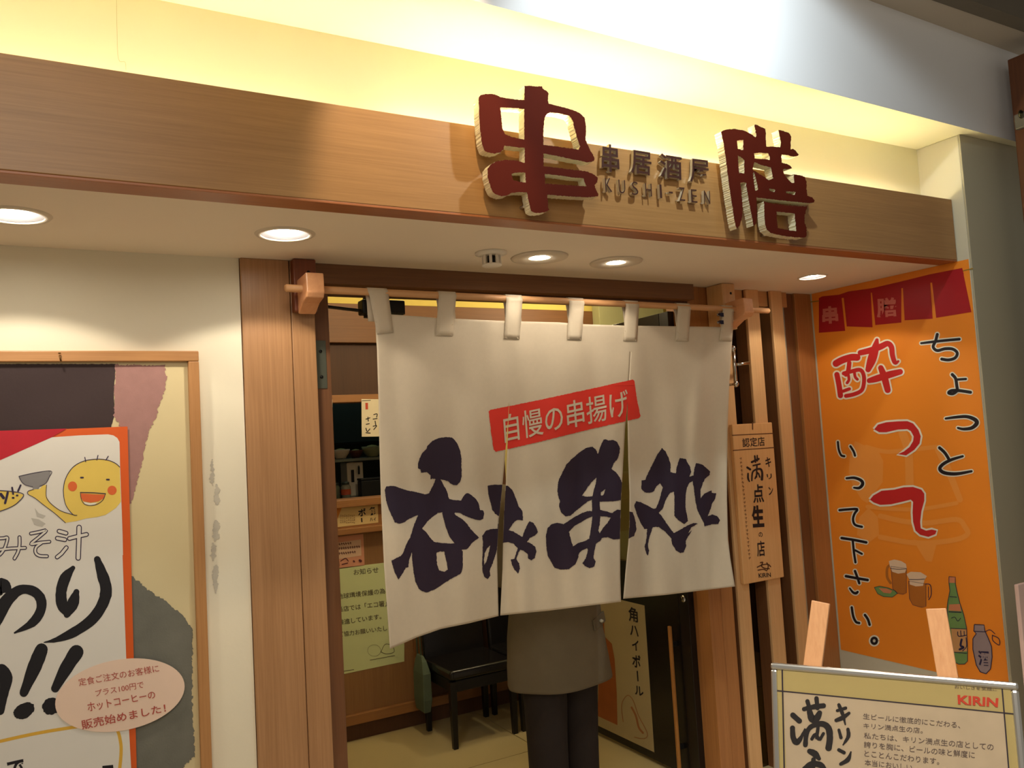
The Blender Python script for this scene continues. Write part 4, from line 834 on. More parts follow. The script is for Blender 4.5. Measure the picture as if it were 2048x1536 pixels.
# ================================================================== HANGING WOODEN PLAQUE
YPL = 2.778
g1 = crop(1440, 830, 4.269)
lq = onY(*g1((103, 88)), YPL); rq = onY(*g1((445, 62)), YPL); bq = onY(*g1((555, 1375)), YPL)
plq = thing('wooden_plaque', (lq.x, YPL, bq.z), 'pale wooden shop plaque with vertical black lettering hung on the slats', 'plaque')
box('board', (lq.x, rq.x), (YPL, YR-.0006), (bq.z-.004, rq.z), wood('plaque_wood', (206, 152, 92), (226, 176, 118), 'z', .45), plq, bev=.004)
gf = planeY(YPL-.0004)
LST_ = (('認定店', [(188,200),(378,182),(385,264),(195,276)], .01), ('キ', [(385,362),(432,356),(440,440),(392,448)], .02), ('リ', [(398,505),(440,500),(445,545),(405,548)], .02), ('ン', [(412,615),(452,608),(455,680),(418,685)], .02),
    ('点', [(278,595),(368,588),(378,745),(285,752)], .02), ('生', [(265,775),(368,768),(380,955),(280,962)], .045), ('の', [(328,1002),(362,1000),(366,1040),(332,1042)], .01), ('店', [(310,1078),(378,1070),(388,1205),(320,1212)], .015), ('KIRIN', [(328,1352),(432,1345),(436,1382),(332,1390)], .02))
decals('character', [x_ for s, q, o_ in LST_ for x_ in chars(s, Cq(g1, q), o_)], gf, BLACKP, plq, 1)
PM = [([(234,448),(258,464)], 18), ([(240,500),(240,540),(252,568)], [14,16,10]), ([(272,402),(330,375)], 18), ([(297,350),(303,402)], 14), ([(318,346),(318,392)], 12), ([(284,432),(342,418)], 13), ([(272,560),(282,482),(340,460),(360,490),(358,550)], [12,14,18,18,22]), ([(300,542),(322,492)], 12), ([(316,432),(312,530)], 12), ([(330,500),(340,530)], 12)]
decal('character', [sk(g1, q, w, 4.269) for q, w in PM], gf, BLACKP, plq, 1.2, .06)
decal('engraved_lines', [sk(g1, [(105,173),(455,156)], 7, 4.269), sk(g1, [(112,302),(462,278)], 7, 4.269), sk(g1, [(278,66),(279,122)], 10, 4.269)], gf, mat('engraved_brown', (96, 54, 28), .6), plq, 1)
tiny = []
for i in range(26):
    y = 370+i*34; x = 176+(y-365)*.09
    tiny.append(sk(g1, [(x-8, y), (x+8, y+random.uniform(-6, 6))], 4, 4.269, soft=False)); tiny.append(sk(g1, [(x+random.uniform(-5, 5), y-8), (x+random.uniform(-4, 4), y+12)], 4, 4.269, soft=False))
decal('fine_lettering', tiny, gf, mat('plaque_fine_print', (120, 76, 44), .6), plq, 1, .01, kind='stuff')
decal('emblem', [merge([sk(g1, q, w, 4.269) for q, w in (([(318,1300),(360,1280),(410,1275),(432,1295)], 9), ([(345,1262),(365,1258),(355,1290),(385,1310),(420,1312)], 10), ([(325,1325),(370,1318),(400,1330)], 9), ([(400,1262),(412,1290),(405,1320)], 9))])], gf, mat('plaque_emblem', (84, 46, 26), .6), plq, 1)

# ================================================================== EASEL AND FRAMED BOARD
bd = Vector((.515, -.857, 0)).normalized(); bu = Vector((.773, .413, 3.99)); bu = (bu - bd*bu.dot(bd)).normalized(); bn = bd.cross(bu).normalized()
if bn.dot(EYE - Vector((1.7, 1.5, 1))) < 0: bn = -bn
A_, B_ = ray(1541, 1325), ray(2036, 1365)
det = A_.x*(-B_.y) + B_.x*A_.y; wd = .54
tx, ty = -bd.x*wd, -bd.y*wd
a_ = (tx*(-B_.y) + B_.x*ty)/det
TLc = EYE + A_*a_; TRc = TLc + bd*wd
HB = .74
def bpt(u, v, n=0): return TLc + bd*u - bu*v + bn*n            # metres on the board
def onB(x, y, l=0):
    d = ray(x, y); t = (TLc + bn*(.0008+l*.0004) - EYE).dot(bn)/d.dot(bn); return EYE + d*t
br = thing('framed_board', bpt(wd/2, HB), 'silver framed beer notice board standing on the wooden easel', 'notice board')
def bbox_(name, u0, u1, v0, v1, n0, n1, m, parent, bev=.002):
    c = bpt((u0+u1)/2, (v0+v1)/2, (n0+n1)/2); return obox(name, c, bd, bu, bn, ((u1-u0)/2, (v1-v0)/2, (n1-n0)/2), m, parent, bev)
FWm = .016
bbox_('frame_rail', 0, wd, 0, FWm, -.018, .004, ALU, br, .005); bbox_('frame_rail', 0, wd, HB-FWm, HB, -.018, .004, ALU, br, .005)
bbox_('frame_upright', 0, FWm, FWm, HB-FWm, -.018, .004, ALU, br, .005); bbox_('frame_upright', wd-FWm, wd, FWm, HB-FWm, -.018, .004, ALU, br, .005)
bbox_('backing', FWm, wd-FWm, FWm, HB-FWm, -.016, -.001, mat('board_straw', (196, 180, 122), .5, vary=.05, scale=10), br, 0)
h1 = crop(1520, 1300, 3.8788)
ul, vt = .030, (onB(*h1((184, 318)))-TLc).dot(-bu); ur = wd-.034
bbox_('washi_field', ul, ur, vt, HB-.06, -.0012, -.0004, mat('washi_paper', (206, 190, 168), .6, vary=.10, scale=25), br, 0)
LN = mat('board_line', (38, 26, 52), .5)
decal('ruled_lines', [sk(h1, [(135,315),(1965,495)], 9, 3.8788), sk(h1, [(172,150),(200,1500)], 11, 3.8788), sk(h1, [(1878,292),(1965,1350)], 11, 3.8788)], onB, LN, br, 0)
decals('red_letter', chars('KIRIN', Cq(h1, [(1532,348),(1850,374),(1845,444),(1536,420)]), .035), onB, mat('print_vermilion', (214, 66, 40), .5), br, 0)
HB_ = [[([(255,505),(305,550)], 42), ([(252,605),(258,680),(285,715),(318,680),(348,615)], [40,42,48,30,16]), ([(342,458),(420,440),(492,432)], [34,40,40]), ([(368,398),(388,465)], 34), ([(438,375),(446,450)], 34), ([(385,480),(405,535),(440,528),(462,488)], [44,56,56,40]),
  ([(352,735),(362,645),(400,592),(480,572),(530,605),(542,680),(532,758)], [38,36,38,44,50,50,52]), ([(402,690),(430,655),(455,690)], 26), ([(452,585),(440,680)], 26), ([(466,692),(492,648)], 24)],
 [([(385,785),(425,805),(458,842)], [40,52,30]), ([(415,850),(412,905)], 36), ([(350,925),(400,885),(470,892),(500,930)], [50,46,46,40]), ([(360,990),(470,985)], 44)],
 [([(600,470),(665,450)], 24), ([(592,545),(640,525),(690,490)], [30,34,24]), ([(612,425),(642,500),(662,578)], [26,28,10])], [([(612,620),(628,678)], [22,28]), ([(682,615),(685,670),(645,735)], [26,30,12])], [([(612,775),(652,796)], 28), ([(705,792),(682,850),(625,885)], [14,36,24])]]
for g in HB_: decal('brush_character', [sk(h1, q, w, 3.8788, jag=.3) for q, w in g], onB, BLACKP, br, 0, .06)
decal('fine_lettering', [text(s, Cq(h1, q), 0) for s, q in (('おいしさを笑顔に', [(1510,272),(1838,296),(1838,320),(1510,298)]), ('生ビールに徹底的にこだわる、', [(800,490),(1555,560),(1552,608),(800,535)]), ('キリン満点生の店。', [(803,565),(1262,603),(1262,648),(803,607)]), ('私たちは、キリン満点生の店としての', [(806,640),(1812,727),(1812,780),(806,686)]),
    ('誇りを胸に、ビールの味と鮮度に', [(806,708),(1666,788),(1666,842),(806,756)]), ('とことんこだわります。', [(810,778),(1390,842),(1390,890),(810,826)]), ('本当においしい', [(812,848),(1180,888),(1180,936),(812,896)]))], onB, mat('board_fine_print', (92, 76, 78), .6), br, 0, kind='stuff')
bbox_('cover_sheet', FWm, wd-FWm, FWm, HB-FWm, .0022, .0030, glass('clear_sheet', (250, 248, 244), .02), br, 0)
# easel behind it
ea = thing('easel', bpt(wd/2, TLc.z/bu.z), 'wooden display easel behind the framed notice board', 'easel')
EW = wood('easel_wood', (200, 138, 88), (222, 166, 116), 'z', .5)
def onBn(x, y, n):
    d = ray(x, y); t = (TLc + bn*n - EYE).dot(bn)/d.dot(bn); return EYE + d*t
for top, low in (((1642, 1204), (1626, 1330)), ((1872, 1217), (1894, 1345))):
    a = onBn(*top, -.036); b = onBn(*low, -.036); d = (b-a); d = d*(a.z/(-d.z)) if d.z < 0 else d
    e = a + d; c = (a+e)/2; ln = (e-a).length/2; dirn = (e-a).normalized()
    side = dirn.cross(bn).normalized()
    obox('leg', c, dirn, side, bn, (ln, .022, .008), EW, ea, bev=.002)
q1 = bpt(wd/2, HB*.5, -.030)
obox('crossbar', q1, bd, bu, bn, (.19, .018, .006), EW, ea, bev=.002)
lg = bpt(wd/2, HB+.012, -.006); obox('ledge', lg, bd, bu, bn, (.24, .010, .026), EW, ea, bev=.002)
top = bpt(wd/2, .07, -.06); foot = Vector((top.x+.42, top.y+.22, 0)); foot = Vector((top.x, top.y, 0)) - Vector((bn.x, bn.y, 0)).normalized()*.42
dd = (foot-top).normalized(); obox('rear_leg', (top+foot)/2, dd, bd, dd.cross(bd), ((foot-top).length/2, .018, .008), EW, ea, bev=.002)
bar2 = bpt(wd/2, .06, -.051); obox('crossbar', bar2, bd, bu, bn, (.15, .016, .005), EW, ea, bev=.002)

# ================================================================== INSIDE THE SHOP
# unseen globe lamps added to brighten the shop interior
for i, (x, y, en, lb) in enumerate(((1.55, 3.55, 21, 'warm globe lamp near the door inside the shop'), (2.75, 3.85, 19, 'warm globe lamp over the chairs inside the shop'))):
    t = thing('globe_fill_lamp', (x, y, 2.46), lb, 'lamp', 'globe lamps inside the shop')
    lathe('globe', (x, y, 2.54), [(.0001, -.07), (.04, -.058), (.066, -.02), (.066, .02), (.04, .058), (.0001, .07)], mat('globe_fill_glow', (255, 240, 210), .5, emit=(255, 222, 160), es=2.5), t)
    lathe('rose', (x, y, 2.61), [(.0001, 0), (.03, 0), (.03, .06), (.05, .089), (.0001, .0895)], WHITEM, t)
    lamp('globe_fill_light', 'POINT', (x, y, 2.44), (x, y, 0), en, (1, .84, .56), .07, parent=t)
# ---- paper notices on the panelling
m1 = crop(620, 980, 3.66)
YN = YI - .006
def paper(name, label, corners, Y, m, th=.0012):
    P_, T_, L_ = poly(corners); t = thing(name, onY(corners[3][0], corners[3][1], Y), label, 'notice')
    vs, fs, fm = slab('x', L_, T_, lambda x, y: onY(x, y, Y), (0, th, 0), None, None); fixn(mesh('sheet', vs, fs, m, t)); return t
YP2 = YI + .0065
gp = paper('notice_paper', 'pale green printed notice on the shop panelling', [m1(p) for p in ((100,585),(690,515),(690,1255),(130,1372))], YP2, mat('paper_green', (206, 214, 160), .6, vary=.05, scale=6))
nf = planeY(YP2-.0004); GT = mat('notice_print', (100, 92, 70), .6)
for s, q in (('お知らせ', [(318,582),(500,562),(502,606),(320,624)]), ('地球環境保護の為', [(198,762),(548,716),(552,758),(202,802)]), ('当店では「エコ箸」', [(202,855),(560,806),(564,850),(206,895)]), ('推進しています。', [(206,950),(520,905),(524,945),(210,990)]), ('ご協力お願いいたし', [(210,1040),(562,990),(566,1030),(214,1078)])):
    decals('character', chars(s, Cq(m1, q), .01), nf, GT, gp, 1)
decals('line_drawing', [stroke([m1(p) for p in ellipse(470, 1175, 48, 42, n=14)], .5, closed=True), sk(m1, [(520,1185),(550,1130),(600,1140),(615,1185),(560,1200),(520,1185)], 4, 3.66), sk(m1, [(440,1245),(620,1212)], 4, 3.66), sk(m1, [(225,1330),(320,1315)], 5, 3.66)], nf, GT, gp, 1)
kp = paper('notice_paper', 'small pink printed notice above the green one', [m1(p) for p in ((100,355),(390,320),(400,552),(110,592))], YP2, mat('paper_pink', (214, 150, 120), .6))
decal('print_field', [pl(m1, [(110,398),(372,362),(376,480),(120,520)])], nf, mat('paper_pale_pink', (222, 186, 156), .6), kp, 1)
tn = []
for k_, (y, x1) in enumerate(((400, 300), (432, 360), (468, 335))):
    x = 182
    while x < x1: tn += [sk(m1, [(x, y-(x-180)*.1-7), (x+random.uniform(0, 6), y-(x-180)*.1+8)], 5, 3.66, soft=False), sk(m1, [(x-4, y-(x-180)*.1), (x+8, y-(x-180)*.1+random.uniform(-4, 4))], 4, 3.66, soft=False)]; x += 16
tn += [sk(m1, [(205,500),(210,555)], 14, 3.66), sk(m1, [(225,520),(260,500),(280,520)], 6, 3.66), sk(m1, [(235,545),(275,535)], 8, 3.66), sk(m1, [(320,520),(324,524)], 12, 3.66), sk(m1, [(365,516),(372,520)], 18, 3.66)]
decal('fine_lettering', tn, nf, mat('pink_notice_print', (96, 48, 50), .6), kp, 2, .01, kind='stuff')
YM = YI - .0062
mp_ = paper('menu_strip', 'cream drink menu strip under the kitchen hatch', [m1(p) for p in ((100,138),(496,101),(500,238),(110,282))], YM, mat('paper_cream', (214, 186, 128), .6))
mf = planeY(YM-.0004)
decals('character', [text('角', Cq(m1, [(428,128),(482,120),(490,180),(434,188)]), .03), text('ハ', Cq(m1, [(436,205),(458,202),(460,228),(440,230)]), .03), text('イ', Cq(m1, [(464,202),(482,200),(484,226),(466,228)]), .03), text('ボ', Cq(m1, [(350,140),(408,132),(412,188),(354,196)]), .03), sk(m1, [(378,208),(380,232)], 9, 3.66)], mf, BLACKP, mp_, 1)
decal('orange_corner', [pl(m1, [(100,140),(232,130),(190,240),(105,270)])], mf, mat('paper_amber', (208, 130, 48), .6), mp_, 1)
tn = []
for x in range(225, 335, 14):
    for y in range(185, 245, 13): tn.append(sk(m1, [(x-3, y), (x+4, y+random.uniform(-4, 5))], 4, 3.66, soft=False))
decal('fine_lettering', tn, mf, mat('menu_fine_print', (130, 96, 56), .6), mp_, 1, .01, kind='stuff')
# ---- menu cards hung in the hatch
m2 = crop(620, 600, 3.84)
YH = YI - .024
for lb, q, tx in (('white menu card with a red seal at the kitchen hatch', [(395,760),(530,762),(540,1048),(398,1050)], 1), ('narrow white menu card at the edge of the kitchen hatch', [(100,765),(172,765),(176,1058),(105,1060)], 0)):
    t = paper('menu_card', lb, [m2(p) for p in q], YH, mat('card_white', (220, 206, 178), .6))
    if tx:
        cf = planeY(YH-.0004)
        decal('red_seal', [pl(m2, [(425,790),(445,790),(446,840),(427,840)])], cf, mat('seal_red', (190, 70, 44), .6), t, 1)
        decals('character', [sk(m2, q_, 7, 3.84) for q_ in ([(430,915),(460,905)], [(445,900),(448,930)], [(432,955),(455,950)], [(430,985),(440,1010),(460,990)], [(430,1020),(462,1022)], [(490,880),(515,875),(512,900)], [(485,915),(515,910)], [(500,930),(505,960)], [(485,970),(512,965),(490,995)])], cf, BLACKP, t, 1)
        decal('rule', [sk(m2, [(400,775),(465,770)], 4, 3.84)], cf, BLACKP, t, 1)
# ---- highball poster on the open door leaf
m3 = crop(980, 1160, 3.531)
XH = XD - .0012
hpz = [onX(*m3((1090, 180)), XH), onX(*m3((1155, 1215)), XH), onX(*m3((755, 1020)), XH)]
yh0 = hpz[0].y; zt0, zb1 = hpz[0].z, hpz[1].z; yh1 = hpz[2].y + .03
hp2 = thing('door_poster', (XH, (yh0+yh1)/2, zb1), 'tall cream drink poster with vertical black characters on the dark door', 'poster')
box('sheet', (XH, XD-.0001), (yh0, yh1), (zb1, zt0), mat('poster_cream', (164, 146, 106), .55, vary=.06, scale=8), hp2, bev=0)
hf = planeX(XH-.0004)
decals('character', [text(s, Cq(m3, q), .02) for s, q in (('角', [(975,185),(1040,200),(1046,305),(980,290)]), ('ハ', [(985,315),(1045,328),(1050,402),(990,388)]), ('イ', [(1000,418),(1048,428),(1052,505),(1004,492)]), ('ボ', [(1002,520),(1062,534),(1066,628),(1006,612)]), ('ル', [(1020,742),(1080,758),(1086,825),(1024,808)]))] + [sk(m3, [(1040,645),(1045,712)], 9, 3.531)], hf, BLACKP, hp2, 1)
decal('amber_bottle', [pl(m3, [(780,290),(805,295),(810,400),(860,450),(880,560),(895,800),(900,1025),(760,960),(770,600),(775,420)])], hf, mat('print_amber', (150, 82, 36), .5, vary=.15), hp2, 1)
decal('printed_glass', [merge([sk(m3, [(940,1000),(930,880),(970,815),(1010,850),(1050,960),(1110,1080),(1090,1120),(1020,1110)], 5, 3.531), sk(m3, [(1000,900),(1030,960),(1050,1040),(1080,1080)], 14, 3.531)])], hf, mat('print_sepia', (150, 96, 56), .5), hp2, 1)
# ---- chairs
SEATM = mat('black_woven_leather', (24, 22, 22), .2, vary=.2, scale=30)
nt = SEATM.node_tree; tc_ = nt.nodes.new('ShaderNodeTexCoord'); ck = nt.nodes.new('ShaderNodeTexChecker'); ck.inputs['Scale'].default_value = 55
bp_ = nt.nodes.new('ShaderNodeBump'); bp_.inputs['Strength'].default_value = .6; bp_.inputs['Distance'].default_value = .004
nt.links.new(tc_.outputs['Object'], ck.inputs['Vector']); nt.links.new(ck.outputs['Fac'], bp_.inputs['Height']); nt.links.new(bp_.outputs['Normal'], nt.nodes['Principled BSDF'].inputs['Normal'])
LEGM = mat('black_lacquer', (16, 13, 13), .35, vary=.1)
def soft(o):
    o.data.polygons.foreach_set('use_smooth', [True]*len(o.data.polygons)); o.modifiers['bevel'].harden_normals = True; return o
def chair(x0, label):
    x1, y0, y1, zs = x0+.39, 3.985, 4.36, .40
    t = thing('chair', ((x0+x1)/2, (y0+y1)/2, 0), label, 'chair', 'black chairs along the panelled wall')
    soft(bevel(box('seat', (x0, x1), (y0, y1), (zs-.055, zs), SEATM, t, bev=0), .02, 5))
    bevel(box('seat_rail', (x0+.012, x1-.012), (y0+.015, y1), (zs-.115, zs-.056), LEGM, t, bev=0), .004)
    vs = []
    for z, y in ((zs-.03, y1-.03), (.62, y1-.01), (.86, y1+.03)):
        vs += [(x0+.004, y, z), (x1-.004, y, z), (x1-.004, y+.035, z), (x0+.004, y+.035, z)]
    fs = [(0, 1, 2, 3), (8, 11, 10, 9)] + [(a*4+i, a*4+(i+1) % 4, a*4+4+(i+1) % 4, a*4+4+i) for a in (0, 1) for i in range(4)]
    soft(bevel(fixn(mesh('backrest', vs, fs, SEATM, t)), .014, 4))
    for lx in (x0+.016, x1-.016):
        for ly in (y0+.018, y1-.018):
            vs, fs = [], []
            for z, h in ((zs-.057, .019), (0, .013)): vs += [(lx-h, ly-h, z), (lx+h, ly-h, z), (lx+h, ly+h, z), (lx-h, ly+h, z)]
            fs = [(0, 1, 2, 3), (4, 7, 6, 5)] + [(i, (i+1) % 4, 4+(i+1) % 4, 4+i) for i in range(4)]
            bevel(fixn(mesh('leg', vs, fs, LEGM, t)), .002)
chair(1.80, 'black woven leather chair nearest the notices on the panelling')
chair(2.215, 'black woven leather chair behind the standing person')
# cloth bag hung from the chair back
bg = thing('cloth_bag', (1.772, 4.33, .13), 'grey-green cloth bag hanging at the side of the black chair', 'bag')
BAGM = mat('bag_cloth', (84, 96, 78), .85, vary=.12)
vs = []
for z, w_, d_ in ((.13, .020, .085), (.20, .026, .10), (.34, .024, .10), (.40, .014, .075), (.43, .006, .05)): vs += [(1.772-w_, 4.33-d_, z), (1.772+w_, 4.33-d_, z), (1.772+w_, 4.33+d_*.4, z), (1.772-w_, 4.33+d_*.4, z)]
bevel(fixn(mesh('body', vs, [(0, 1, 2, 3), (16, 19, 18, 17)] + [(q*4+k, q*4+(k+1) % 4, q*4+4+(k+1) % 4, q*4+4+k) for q in range(4) for k in range(4)], BAGM, bg)), .008, 3)
tube('strap', [(1.772, 4.30, .425), (1.785, 4.36, .70), (1.80, 4.41, .872), (1.80, 4.43, .872), (1.785, 4.40, .70), (1.772, 4.35, .425)], .005, BAGM, bg, seg=8)
# ---- kitchen things seen through the hatch
KST = mat('kitchen_steel', (120, 132, 128), .3, .8); KDK = mat('kitchen_dark', (22, 22, 20), .5)
def kz(x, y, Y): return onY(x, y, Y)
YK = 5.1
a = kz(655, 920, YK); b = kz(775, 912, YK)
sh = thing('kitchen_shelf', ((a.x+b.x)/2, YK+.1, a.z), 'steel kitchen shelf behind the hatch', 'shelf')
box('board', (a.x-.3, b.x+.5), (YK, YK+.3), (a.z-.02, a.z), KST, sh, bev=.002)
for xx in (a.x-.28, b.x+.47): box('bracket', (xx, xx+.02), (YK+.02, YK+.28), (a.z-.06, a.z-.021), KST, sh, bev=.001)
ct = kz(690, 995, YK)
co = thing('kitchen_counter', (ct.x+.2, YK+.3, 0), 'steel kitchen counter behind the hatch', 'counter')
box('top', (ct.x-.6, ct.x+1.1), (YK-.1, YK+.55), (ct.z-.04, ct.z), KST, co, bev=.003)
box('front', (ct.x-.58, ct.x+1.08), (YK-.05, YK+.5), (0, ct.z-.041), KDK, co, bev=0)
hd = kz(700, 885, 5.6)
hood = thing('extractor_hood', (hd.x+.3, 5.7, hd.z), 'dark steel extractor hood in the kitchen', 'hood')
vs = []
for z, dx, dy in ((hd.z, .75, .30), (hd.z+.30, .62, .2), (2.69, .55, .18)): vs += [(hd.x+.3-dx, 5.7-dy, z), (hd.x+.3+dx, 5.7-dy, z), (hd.x+.3+dx, 5.98, z), (hd.x+.3-dx, 5.98, z)]
fixn(mesh('canopy', vs, [(0, 1, 2, 3), (8, 11, 10, 9)] + [(q*4+i, q*4+(i+1) % 4, q*4+4+(i+1) % 4, q*4+4+i) for q in (0, 1) for i in range(4)], mat('hood_steel', (64, 78, 76), .3, .6), hood))
box('filter', (hd.x-.2, hd.x+.7), (5.45, 5.9), (hd.z-.012, hd.z-.001), KDK, hood, bev=.001)
def bowlk(px, m, r, h, lb):
    v = kz(px, 918, YK+.08); t = thing('kitchen_bowl', (v.x, YK+.08, a.z+.001), lb, 'bowl')
    lathe('bowl', (v.x, YK+.08, a.z+.001), [(.0001, 0), (r*.5, 0), (r*.55, h*.1), (r*.9, h*.6), (r, h), (r*.95, h), (r*.85, h*.6), (.0001, h*.15)], m, t)
    lathe('food', (v.x, YK+.08, a.z), [(.0001, h*1.15), (r*.4, h*1.08), (r*.8, h*.8)], mat('salad', (150, 150, 80), .7, vary=.5, scale=60), t)
bowlk(682, WHITEM, .06, .06, 'white bowl at the left end of the kitchen shelf')
bowlk(712, mat('bowl_brown', (90, 50, 36), .4), .05, .05, 'brown bowl in the middle of the kitchen shelf')
bowlk(745, mat('bowl_glass', (150, 160, 130), .2), .07, .07, 'pale glass bowl of greens on the kitchen shelf')
v = kz(706, 962, YK+.1); t = thing('dispenser', (v.x, YK+.1, ct.z), 'white countertop dispenser with a dark spout', 'dispenser')
box('body', (v.x-.05, v.x+.06), (YK+.06, YK+.2), (ct.z, ct.z+.22), WHITEM, t, bev=.008)
box('panel', (v.x-.025, v.x-.005), (YK+.054, YK+.0595), (ct.z+.09, ct.z+.17), KDK, t, bev=.002)
tube('spout', [(v.x+.03, YK+.062, ct.z+.19), (v.x+.02, YK+.03, ct.z+.18), (v.x+.018, YK+.028, ct.z+.14)], .006, KDK, t, seg=8)
v = kz(742, 975, YK); t = thing('black_box', (v.x, YK, ct.z), 'black till box on the kitchen counter', 'box')
box('case', (v.x-.09, v.x+.12), (YK-.075, YK+.0), (ct.z, ct.z+.10), KDK, t, bev=.006); box('lid', (v.x-.092, v.x+.122), (YK-.077, YK+.002), (ct.z+.1005, ct.z+.115), KDK, t, bev=.004)
v = kz(670, 985, YK-.05)
for i, (dx, c, lb) in enumerate(((-.0, (120, 130, 110), 'clear jar beside the counter front'), (.07, (180, 176, 160), 'pale jar with an orange label on the counter'))):
    t = thing('jar', (v.x+dx, YK-.05, ct.z), lb, 'jar')
    lathe('glass', (v.x+dx, YK-.05, ct.z), [(.0001, 0), (.03, 0), (.031, .07), (.022, .085), (.0001, .085)], mat('jar%d' % i, c, .15), t, seg=20)
    lathe('lid', (v.x+dx, YK-.05, ct.z+.0855), [(.0001, 0), (.024, 0), (.024, .014), (.0001, .015)], KST, t, seg=20)
    if i: lathe('label', (v.x+dx, YK-.05, ct.z+.02), [(.0316, 0), (.0318, .035)], mat('jar_label', (206, 90, 50), .5), t, seg=20)

# ---- person standing just inside the door, back to the street
def ringloft(name, rings, m, parent, seg=28, smooth=True):     # rings: (cx, cy, z, rx, ry, fold amplitude)
    vs, fs = [], []; n = len(rings)
    for cx, cy, z, rx, ry, am in rings:
        for i in range(seg):
            t_ = 2*math.pi*i/seg; k_ = 1 + am*math.sin(5*t_+z*9)
            vs.append((cx+rx*k_*math.cos(t_), cy+ry*k_*math.sin(t_), z))
    for j in range(n-1):
        for i in range(seg): fs.append((j*seg+i, j*seg+(i+1) % seg, (j+1)*seg+(i+1) % seg, (j+1)*seg+i))
    fs += [tuple(range(seg))[::-1], tuple((n-1)*seg+i for i in range(seg))]
    o = fixn(mesh(name, vs, fs, m, parent, smooth=smooth)); return o
px_, py_ = 1.895, 3.06
pe = thing('person', (px_, py_, 0), 'person in a grey-brown jacket and dark trousers standing behind the noren', 'person')
J = {}; SV, SE_, SR = [], [], []
def jn(n, p, r, to=None):
    J[n] = len(SV); SV.append((px_+p[0], py_+p[1], p[2])); SR.append(r)
    if to: SE_.append((J[to], J[n]))
jn('pelvis', (0, 0, .92), .13); jn('waist', (0, 0, 1.05), .125, 'pelvis'); jn('chest', (0, .0, 1.25), .15, 'waist'); jn('neckb', (0, .0, 1.40), .075, 'chest'); jn('neck', (0, .01, 1.46), .05, 'neckb')
jn('jaw', (0, .03, 1.53), .066, 'neck'); jn('head', (0, .02, 1.60), .082, 'jaw'); jn('crown', (0, .01, 1.665), .062, 'head')
jn('nose', (0, .115, 1.575), .013, 'head')
for s_, n in ((-1, 'l'), (1, 'r')):
    jn(n+'ear', (s_*.088, .01, 1.585), .014, 'head')
    jn(n+'sh', (s_*.17, 0, 1.37), .062, 'chest'); jn(n+'el', (s_*.235, -.03, 1.12), .046, n+'sh'); jn(n+'wr', (s_*.17, .15, .99), .030, n+'el')
    jn(n+'palm', (s_*.13, .20, .98), .030, n+'wr')
    for f_ in range(4):
        jn('%sf%da' % (n, f_), (s_*(.095-.004*f_), .235-.006*f_, .995-.015*f_), .0095, n+'palm'); jn('%sf%db' % (n, f_), (s_*(.065-.003*f_-.004*(f_ in (1, 2))), .240-.006*f_, .993-.015*f_), .0085, '%sf%da' % (n, f_))
    jn(n+'th', (s_*.115, .205, 1.02), .010, n+'palm'); jn(n+'thb', (s_*.092, .215, 1.035), .009, n+'th')
    jn(n+'hip', (s_*.085, 0, .84), .095, 'pelvis'); jn(n+'kn', (s_*.088, .01+.015*s_, .48), .060, n+'hip'); jn(n+'an', (s_*.09, -.01+.02*s_, .09), .038, n+'kn'); jn(n+'toe', (s_*.10, .12+.02*s_, .035), .032, n+'an')
me = bpy.data.meshes.new('body'); me.from_pydata([Vector(v)-Vector(pe.location) for v in SV], SE_, []); bo = bpy.data.objects.new('body', me); COL.objects.link(bo); bo.parent = pe
md = bo.modifiers.new('skin', 'SKIN'); md.use_smooth_shade = True
for i, r_ in enumerate(SR): me.skin_vertices[0].data[i].radius = (r_, r_)
me.skin_vertices[0].data[0].use_root = True
ss = bo.modifiers.new('sub', 'SUBSURF'); ss.levels = 1; ss.render_levels = 1
me.materials.append(mat('skin', (196, 150, 118), .6))
COAT = mat('jacket_cloth', (104, 92, 70), .85, vary=.12, scale=14, bump=.3)
ringloft('jacket', [(px_+.004, py_-.002, .548, .236, .172, .035), (px_+.003, py_, .56, .238, .172, .035), (px_+.002, py_, .64, .232, .170, .035), (px_, py_, .75, .222, .166, .03), (px_, py_, .90, .206, .160, .02), (px_, py_, 1.02, .196, .152, .012), (px_, py_, 1.12, .198, .152, .01), (px_, py_, 1.28, .212, .150, 0), (px_, py_, 1.36, .215, .125, 0), (px_, py_, 1.415, .15, .10, 0), (px_, py_, 1.45, .08, .08, 0)], COAT, pe, seg=48)
obox('pocket_flap', (px_+.135, py_-.128, .80), (.80, .52, .12), (-.1, .1, 1), (.55, -.83, .1), (.06, .022, .004), COAT, pe, bev=.002)
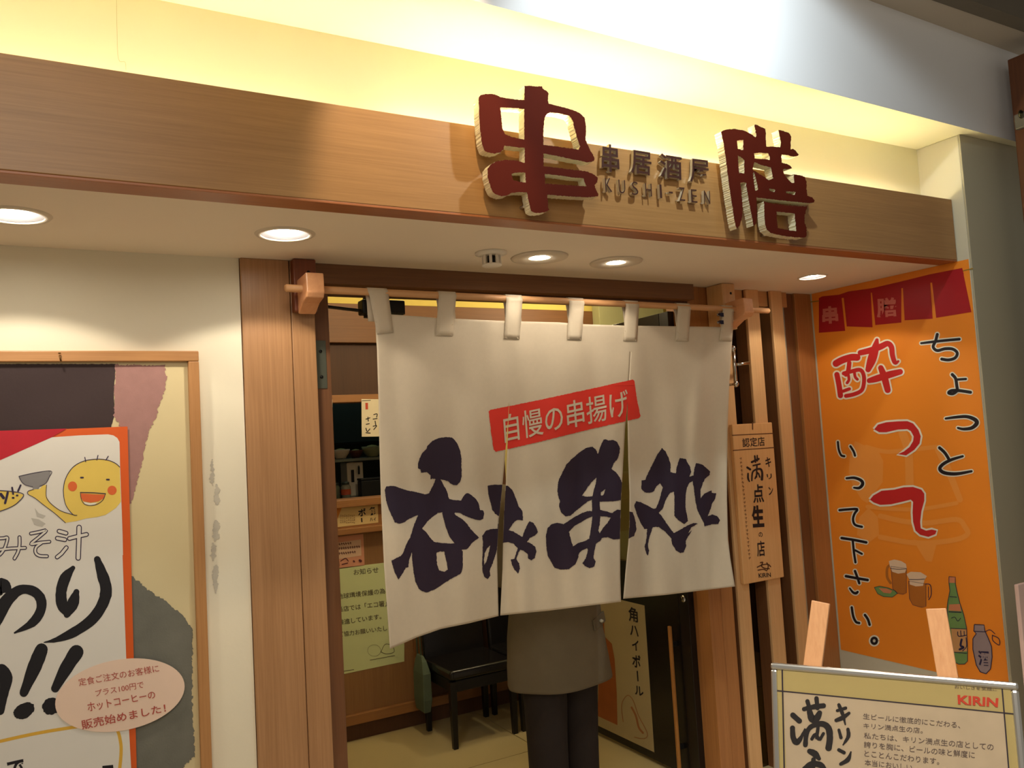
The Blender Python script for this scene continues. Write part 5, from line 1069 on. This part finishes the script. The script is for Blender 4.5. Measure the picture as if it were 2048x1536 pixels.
for s_ in (-1, 1):
    tube('sleeve', [(px_+s_*.165, py_, 1.375), (px_+s_*.205, py_-.005, 1.28), (px_+s_*.238, py_-.03, 1.12), (px_+s_*.215, py_+.07, 1.03), (px_+s_*.175, py_+.14, .995)], [.082, .078, .064, .056, .050], COAT, pe, seg=18)
TROU = mat('trouser_cloth', (34, 24, 19), .85, vary=.15, scale=20, bump=.2)
for s_ in (-1, 1):
    yy = .015*s_
    ringloft('trouser_leg', [(px_+s_*.088, py_+yy*1.3, .07, .078, .088, .03), (px_+s_*.088, py_+yy*1.2, .12, .080, .090, .04), (px_+s_*.089, py_+yy, .30, .083, .092, .02), (px_+s_*.089, py_+yy, .48, .090, .098, .02), (px_+s_*.088, py_, .66, .100, .112, 0), (px_+s_*.085, py_, .86, .108, .12, 0)], TROU, pe)
    ringloft('shoe', [(px_+s_*.10, py_+.06+yy, 0, .046, .135, 0), (px_+s_*.10, py_+.06+yy, .03, .048, .138, 0), (px_+s_*.098, py_+.05+yy, .06, .042, .115, 0), (px_+s_*.095, py_+.0+yy, .10, .040, .055, 0)], mat('shoe_leather', (24, 20, 18), .4), pe)
ringloft('hair', [(px_, py_-.010, 1.50, .060, .045, .02), (px_, py_-.012, 1.54, .086, .074, .02), (px_, py_-.006, 1.60, .096, .092, .02), (px_, py_, 1.66, .090, .094, .02), (px_, py_+.005, 1.70, .066, .070, .02), (px_, py_+.005, 1.722, .028, .03, 0)], mat('dark_hair', (26, 20, 18), .5, vary=.3, scale=40), pe)
FE = mat('face_dark', (36, 24, 22), .5)
for s_ in (-1, 1): lathe('eye', (px_+s_*.032, py_+.098, 1.592), [(.0001, -.006), (.010, 0), (.0001, .006)], FE, pe, seg=10)
lathe('mouth', (px_, py_+.092, 1.535), [(.0001, -.004), (.022, 0), (.0001, .004)], mat('lips', (150, 80, 72), .5), pe, seg=12)
lathe('pocket_button', (px_+.14, py_-.137, .80), [(.0001, -.008), (.010, -.003), (.010, .003), (.0001, .008)], mat('shell_button', (190, 184, 160), .25), pe, seg=12)
